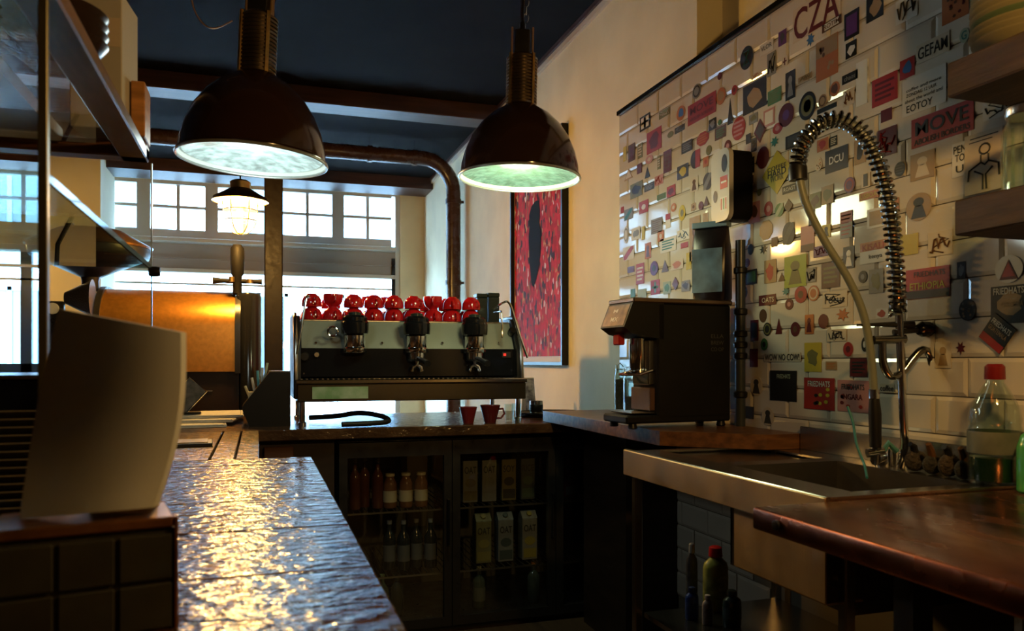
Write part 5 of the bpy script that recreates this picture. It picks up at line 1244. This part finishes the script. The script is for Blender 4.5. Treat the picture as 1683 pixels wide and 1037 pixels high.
# --- left part of the wall
for a in [
 (1060, 201, 17, 24, 'r', 'K', 'inner+cross', 'W'), (1092, 186, 18, 12, 'r', 'V', 'scrawl', 'C'), (1075, 231, 24, 36, 'r', 'R', 'blob', 'M'), (1038, 251, 11, 28, 'r', 'N', 'head', 'M'),
 (1027, 253, 5, 24, 'r', 'Y', None), (1052, 248, 8, 24, 'r', 'V', 'bars', 'C'), (1119, 186, 14, 24, 'o', 'O', 'blob', 'B'), (1102, 221, 10, 10, 'o', 'V', None), (1117, 212, 16, 10, 'r', 'D', 'scrawl', 'E'),
 (1129, 241, 18, 18, 'r', 'K', 'bars', 'E'), (1097, 265, 13, 36, 'r', 'M', 'bars', 'N'), (1122, 282, 18, 22, 'r', 'K', 'blob', 'Y'), (1051, 277, 8, 16, 'r', 'M', None), (1083, 267, 5, 22, 'r', 'V', 'bars', 'C'),
 (1064, 283, 9, 18, 't', 'K', None), (1067, 262, 12, 14, 'o', 'P', 'dot', 'C'), (1033, 286, 14, 18, 't', 'A', 'inner', 'C'),
 (1046, 312, 20, 24, 'r', 'V', 'blob', 'K'), (1067, 307, 16, 12, 'r', 'K', 'bars', 'E'), (1083, 296, 14, 16, 'r', 'P', 'scrawl', 'R'), (1103, 314, 14, 18, 'r', 'R', 'blob', 'M'), (1087, 323, 14, 9, 'r', 'G', 'bars', 'V'),
 (1141, 303, 13, 24, 'r', 'C', 'head', 'N'), (1058, 340, 15, 20, 'r', 'R', 'dot', 'W'), (1033, 352, 14, 18, 'r', 'E', 'diag', 'T'), (1023, 345, 5, 10, 'r', 'R', None),
 (1121, 350, 11, 26, 'o', 'Y', 'dot', 'V'), (1107, 341, 9, 14, 'o', 'O', 'dot', 'C'), (1045, 384, 14, 20, 'r', 'W', 'blob', 'E'), (1029, 386, 8, 28, 'o', 'W', 'ring', 'E'), (1057, 383, 5, 22, 'r', 'Y', None),
 (1079, 371, 18, 24, 'r', 'E', 'lines', 'N'), (1098, 363, 8, 24, 'r', 'W', 'top', 'R'), (1033, 416, 18, 22, 'r', 'W', 'diag', 'R'), (1065, 412, 10, 26, 'r', 'O', 'head', 'N'), (1098, 402, 26, 24, 'r', 'W', 'bars', 'T'),
 (1123, 386, 20, 18, 'r', 'W', 'scrawl', 'B'), (1086, 388, 10, 18, 'r', 'O', 'dot', 'C'), (1125, 403, 12, 9, 'r', 'R', None), (1052, 450, 13, 34, 'r', 'R', 'bars', 'W'), (1075, 441, 13, 24, 'o', 'U', 'dot', 'K'),
 (1093, 437, 12, 20, 't', 'N', None), (1113, 435, 20, 16, 'r', 'C', 'blob', 'O'), (1132, 429, 8, 28, 'r', 'Y', None), (1037, 443, 11, 10, 'r', 'M', None), (1077, 472, 15, 24, 'r', 'R', 'cross', 'G'),
 (1096, 473, 12, 20, 'r', 'S', 'blob', 'G'), (1110, 466, 11, 22, 'd', 'M', None), (1127, 470, 14, 18, 'r', 'E', 'blob', 'K'), (1144, 471, 10, 20, 'o', 'K', 'ring', 'C'), (1055, 482, 14, 14, 'r', 'S', None), (1040, 482, 7, 14, 'r', 'G', None),
 (1142, 392, 18, 72, 'r', 'A', 'head', 'N'), (1160, 364, 9, 28, 'r', 'A', None), (1161, 330, 10, 16, 't', 'N', None), (1140, 340, 8, 12, 'r', 'A', 'dot', 'N'), (1152, 338, 8, 14, 'o', 'M', None),
 # --- upper middle
 (1145, 150, 14, 24, 'o', 'E', 'ring', 'K'), (1183, 125, 7, 12, 'o', 'M', None), (1227, 95, 21, 38, 'o', 'K', 'hour', 'T'), (1185, 158, 15, 28, 'o', 'O', 'blob', 'A'), (1207, 148, 9, 16, 'o', 'R', 'dot', 'M'),
 (1240, 158, 38, 48, 'r', 'K', 'blob', 'A'), (1214, 211, 22, 38, 'o', 'R', 'bars', 'P'), (1184, 218, 18, 20, 'r', 'N', 'bars', 'G'), (1171, 204, 12, 18, 'r', 'K', 'blob', 'E'), (1183, 201, 6, 9, 'o', 'G', None),
 (1200, 183, 9, 42, 't', 'K', None), (1155, 228, 20, 22, 'x', 'R', 'bars', 'O'), (1196, 240, 11, 20, 'o', 'M', 'dot', 'P'), (1165, 247, 9, 16, 'o', 'V', None), (1143, 262, 16, 30, 'o', 'K', 'split', 'R'),
 (1160, 266, 9, 16, 'r', 'O', 'dot', 'R'), (1163, 298, 15, 28, 'o', 'D', 'diag', 'E'), (1268, 105, 14, 38, 'r', 'E', 'scrawl', 'K'), (1243, 123, 16, 8, 'r', 'C', 'scrawl', 'R'), (1238, 195, 14, 16, 'r', 'E', 'blob', 'V'),
 (1249, 215, 20, 40, 'd', 'M', 'inner', 'D'), (1264, 193, 18, 28, 'r', 'P', 'inner', 'W'), (1230, 228, 8, 16, 'r', 'K', None), (1239, 238, 9, 22, 'r', 'D', 'scrawl', 'E'),
 (1400, 40, 24, 44, 'r', 'K', 'inner', 'U'), (1332, 65, 14, 24, 's', 'B', None), (1286, 62, 13, 24, 'r', 'U', 'blob', 'D'), (1359, 95, 36, 66, 'r', 'O', 'top+spots', 'A', 'N'), (1399, 81, 18, 26, 'r', 'K', 'blob', 'W'),
 (1290, 101, 9, 16, 'r', 'C', 'cross', 'M'), (1273, 158, 22, 24, 'r', 'G', 'lines', 'V'), (1299, 140, 16, 46, 'r', 'K', 'head', 'E'), (1323, 128, 22, 10, 'r', 'A', 'scrawl', 'V'), (1292, 189, 25, 38, 'o', 'M', 'dot', 'U'),
 (1327, 174, 28, 46, 'o', 'K', 'inner+dot', 'V'), (1352, 166, 14, 22, 'o', 'A', 'ring', 'N'), (1372, 146, 16, 24, 'o', 'O', 'blob', 'N'), (1395, 160, 18, 26, 'r', 'C', 'scrawl', 'N'), (1359, 178, 32, 8, 'r', 'K', None),
 (1438, 12, 28, 40, 'r', 'K', 'blob', 'A'), (1490, 14, 36, 40, 'r', 'W', 'scrawl', 'D'), (1570, 10, 44, 46, 'r', 'O', 'spots', 'N', 'M'), (1491, 112, 24, 32, 'r', 'R', 'blob', 'B'), (1454, 147, 42, 46, 'r', 'R', 'bars', 'M'),
 (1637, 178, 44, 32, 'r', 'W', 'scrawl', 'K'), (1457, 189, 18, 20, 'r', 'M', None), (1458, 233, 32, 46, 'r', 'M', 'scrawl', 'R'), (1413, 249, 18, 40, 'r', 'A', 'blob', 'K'), (1479, 278, 18, 24, 'o', 'K', 'bars', 'D'),
 (1516, 272, 40, 44, 'r', 'A', 'head', 'C'), (1396, 304, 18, 26, 'o', 'U', 'ring', 'R'), (1510, 340, 42, 46, 'o', 'A', 'head', 'K'), (1440, 358, 30, 32, 'r', 'W', 'inner', 'A'), (1473, 337, 8, 24, 'r', 'O', None),
 (1391, 369, 20, 44, 'r', 'E', 'top+lines', 'R'), (1395, 423, 18, 36, 'r', 'K', 'head', 'W'), (1365, 452, 30, 42, 'r', 'N', 'bars', 'V'), (1494, 402, 30, 34, 'r', 'Y', None), (1545, 400, 40, 40, 'r', 'C', 'scrawl', 'N'),  # the plain yellow rectangle is a lamp reflection on the tiles, painted in
 (1580, 444, 14, 28, 'r', 'K', 'blob', 'E'), (1590, 509, 28, 36, 'o', 'K', 'spots', 'A', 'E'), (1450, 515, 20, 16, 'r', 'W', 'blob', 'R'), (1353, 528, 16, 24, 'o', 'M', None), (1385, 517, 22, 22, 's', 'O', None), (1337, 482, 18, 26, 'o', 'O', 'ring', 'C'),
 (1316, 484, 20, 28, 'o', 'R', 'dot', 'N'), (1292, 479, 14, 14, 's', 'T', None), (1297, 500, 13, 18, 'o', 'M', 'dot', 'P'), (1330, 533, 14, 32, 'r', 'O', 'head', 'M'), (1254, 519, 12, 22, 'o', 'N', None), (1261, 541, 13, 22, 'o', 'K', 'ring', 'V'),
 (1280, 536, 11, 26, 't', 'M', None), (1307, 541, 15, 24, 'o', 'M', 'dot', 'N'), (1240, 543, 13, 34, 'r', 'M', 'inner', 'K'), (1235, 455, 18, 24, 'r', 'K', 'inner', 'G'), (1266, 446, 20, 38, 'r', 'A', 'blob', 'R'),
 (1307, 446, 36, 52, 'r', 'L', 'head', 'V'), (1296, 384, 20, 38, 'o', 'K', 'diag', 'D'), (1327, 392, 22, 42, 'r', 'P', 'foot', 'N', 'N'), (1349, 413, 24, 18, 'r', 'U', 'scrawl', 'M'), (1273, 398, 10, 16, 'r', 'N', None),
 (1255, 410, 14, 16, 's', 'K', None), (1234, 410, 9, 18, 'o', 'K', None), (1228, 432, 9, 14, 'o', 'M', None), (1333, 452, 16, 24, 'r', 'E', 'scrawl', 'K'), (1285, 455, 12, 14, 't', 'N', None),
 (1304, 231, 26, 22, 'r', 'K', 'inner', 'D'), (1273, 233, 14, 18, 's', 'T', None), (1278, 211, 16, 18, 'o', 'R', 'dot', 'P'), (1254, 259, 20, 36, 'o', 'M', None), (1263, 343, 14, 24, 'o', 'R', 'dot', 'P'), (1281, 345, 14, 22, 'o', 'G', 'diag', 'S'),
 (1296, 338, 14, 22, 'd', 'N', None), (1240, 349, 18, 34, 'r', 'P', 'blob', 'N'), (1259, 378, 22, 32, 'x', 'A', None), (1234, 272, 12, 26, 'r', 'K', 'bars', 'D'), (1234, 296, 9, 14, 'r', 'N', None), (1248, 316, 7, 12, 'o', 'V', None), (1234, 318, 8, 26, 'r', 'Y', None),
 (1336, 587, 28, 48, 'r', 'Y', 'blob', 'V'), (1394, 574, 16, 24, 'o', 'R', 'dot', 'M'), (1366, 601, 18, 14, 'r', 'A', 'bars', 'O'), (1411, 604, 28, 30, 'r', 'M', 'bars', 'K'), (1243, 634, 20, 32, 'o', 'C', 'head', 'D'), (1262, 684, 20, 30, 'o', 'C', 'head', 'D'),
 (1232, 678, 14, 20, 'r', 'D', None), (1239, 588, 13, 30, 'r', 'M', None), (1256, 566, 11, 20, 'o', 'G', 'dot', 'K'), (1421, 566, 10, 24, 'o', 'K', 'dot', 'W'), (1550, 584, 26, 42, 'r', 'C', 'head', 'A'), (1579, 572, 16, 22, 's', 'M', None),
 (1340, 330, 18, 26, 'r', 'V', 'blob', 'N'), (1360, 320, 20, 30, 'r', 'A', 'blob', 'V'), (1334, 358, 10, 26, 'r', 'K', 'blob', 'R'), (1418, 455, 14, 20, 'o', 'K', 'dot', 'E'), (1440, 462, 24, 40, 'r', 'E', 'blob', 'V'), (1358, 380, 14, 22, 'r', 'Y', 'head', 'K'),
 (1352, 238, 18, 20, 'r', 'O', 'blob', 'R'), (1370, 232, 12, 16, 'r', 'K', 'bars', 'C'), (1345, 270, 12, 22, 'o', 'C', 'spots', 'N', 'O'), (1370, 200, 30, 22, 'r', 'C', None), (1224, 480, 9, 20, 'o', 'D', None), (1600, 335, 20, 16, 's', 'D', None),
]: S(*a)
# --- stickers whose lettering can be read
S(1153, 179, 46, 34, 'r', 'R', None, txt=[('MOVE', 0, .28, .82, .36, 'M'), ('ABOLISH BORDERS', 0, -.55, .86, .16, 'M')], lab='smaller red sticker with dark lettering MOVE')
S(1547, 205, 102, 50, 'r', 'R', None, txt=[('MOVE', 0, .25, .86, .48, 'K'), ('ABOLISH BORDERS', 0, -.65, .90, .20, 'K')], lab='large red sticker with black lettering MOVE ABOLISH BORDERS')
S(1533, 79, 54, 32, 'r', 'C', None, txt=[('GEFAM', 0, 0, .90, .62, 'K')], lab='cream sticker with bold black lettering GEFAM')
S(1585, 58, 16, 24, 'o', 'S', None, txt=[('G', 0, 0, .55, .6, 'T')], lab='small round pale sticker with letter G')
S(1518, 150, 72, 62, 'r', 'W', None, txt=[('EOTOY', -.18, -.66, .6, .20, 'K'), ('about the world and', 0, -.22, .86, .10, 'D'), ('ZONDAG 12 UUR', -.1, .08, .7, .09, 'K'), ('coffee and more', 0, .36, .8, .09, 'D')], lab='white text covered sticker with black word EOTOY')
S(1375, 262, 38, 38, 'r', 'K', None, txt=[('DCU', 0, .05, .62, .34, 'W')], lab='square black sticker with white letters DCU')
S(1578, 262, 26, 56, 'r', 'W', None, txt=[('PEN', 0, .6, .8, .22, 'K'), ('TO', 0, .1, .6, .22, 'K'), ('U', 0, -.55, .5, .22, 'K')], lab='white sticker with black words PEN TO U')
S(1261, 493, 28, 17, 'r', 'M', None, txt=[('OATS', .1, 0, .7, .5, 'C')], lab='dark red sticker with cream word OATS')
S(1285, 587, 60, 15, 'r', 'C', None, txt=[('WOW NO COW!', 0, 0, .94, .72, 'K')], lab='clear sticker with black lettering WOW NO COW!')
S(1260, 78, 22, 19, 'r', 'W', None, txt=[('VLOR', 0, .1, .8, .4, 'D')], lab='small white sticker with grey lettering VLOR')
S(1367, 39, 32, 15, 'r', 'N', 'inner', 'W', txt=[('ROTIM', 0, 0, .8, .5, 'N')], lab='white framed sticker with dark lettering ROTIM')
S(1397, 127, 26, 15, 'r', 'K', None, txt=[('chaos', 0, 0, .7, .5, 'E')], lab='black sticker with grey handwritten word')
S(1298, 310, 24, 13, 'r', 'K', None, txt=[('ROAST', 0, 0, .8, .5, 'W')], lab='small black sticker with white lettering below yellow diamond')
S(1277, 283, 50, 72, 'd', 'Y', None, txt=[('COFFEE', 0, .22, .62, .10, 'K'), ('HARD', 0, -.02, .60, .16, 'K'), ('WORK', 0, -.26, .44, .14, 'V')], lab='yellow diamond warning sticker with black lettering')
S(1435, 414, 44, 36, 'r', 'W', 'top', 'O', txt=[('KISALI', 0, .5, .8, .3, 'R'), ('kenya', .2, -.45, .5, .25, 'K')], lab='orange and white sticker with printed word')
S(1524, 465, 72, 50, 'r', 'R', 'foot', 'O', 'K', txt=[('FRIEDHATS', .1, .62, .7, .18, 'K'), ('ETHIOPIA', 0, -.16, .8, .24, 'Y')], lab='red and black coffee label reading ETHIOPIA')
S(1658, 500, 60, 62, 'r', 'K', 'blob', 'A', txt=[('FRIEDHATS', 0, .72, .84, .18, 'W'), ('COLOMBIA', .2, .0, .6, .14, 'A')], lab='upright black coffee label reading FRIEDHATS beside the plastic jug')
S(1287, 634, 44, 50, 'r', 'K', None, txt=[('FRIEDHATS', .05, .62, .5, .14, 'S')], lab='black coffee label with green yellow and red bands')
S(1346, 647, 50, 52, 'r', 'R', 'spots', 'Y', 'K', txt=[('FRIEDHATS', 0, .62, .72, .18, 'W')], lab='red patterned coffee label reading FRIEDHATS')
S(1402, 651, 52, 52, 'r', 'P', 'spots', 'R', 'M', txt=[('FRIEDHATS', 0, .58, .72, .18, 'D'), ('NGARA', 0, -.05, .6, .18, 'M')], lab='pink speckled coffee label reading FRIEDHATS')
S(1372, 492, 40, 26, 'r', 'C', 'scrawl', 'K', txt=[('Focus', 0, 0, .8, .5, 'K')], lab='cream sticker with black brush script')
S(1375, 551, 32, 20, 'r', 'C', 'scrawl', 'K', txt=[('LOS', .1, 0, .5, .5, 'K')], lab='cream sticker with black scribbled LOS')
S(1458, 638, 24, 14, 'r', 'C', None, txt=[('coffee', 0, 0, .9, .7, 'K')], lab='small script sticker beside the spray handle')
S(1428, 321, 32, 13, 'r', 'O', None, txt=[('LISBOA', 0, 0, .85, .6, 'Y')], lab='thin orange sticker with yellow lettering')
S(1423, 296, 14, 24, 'r', 'C', None, txt=[('I', 0, 0, .5, .85, 'D')], lab='cream sticker with tall grey letter I')
S(1341, 22, 78, 58, 'r', 'C', None, txt=[('CZA', 0, -.05, .95, .9, 'M')], lab='big cream sticker with red brush letters')
S(1658, 442, 46, 46, 'o', 'W', None, lab='white oval sticker with magenta triangle')
o = S(1658, 443, 30, 32, 't', 'M', 'inner', 'R', lab='magenta triangle on the white oval sticker'); o.location.x -= .0014
o = S(1640, 548, 44, 44, 'r', 'K', 'foot', 'D', 'R', rot=-38, txt=[('FRIEDHATS', 0, .55, .84, .18, 'W'), ('GUATEMALA', 0, .1, .8, .16, 'A')], lab='tilted black coffee label reading FRIEDHATS GUATEMALA'); o.location.x -= .0022
o = S(1617, 266, 62, 100, 'r', 'C', 'person', 'D', lab='cream paper sheet with line drawing of a person'); o.location.x -= .0022
print('stickers', nst)
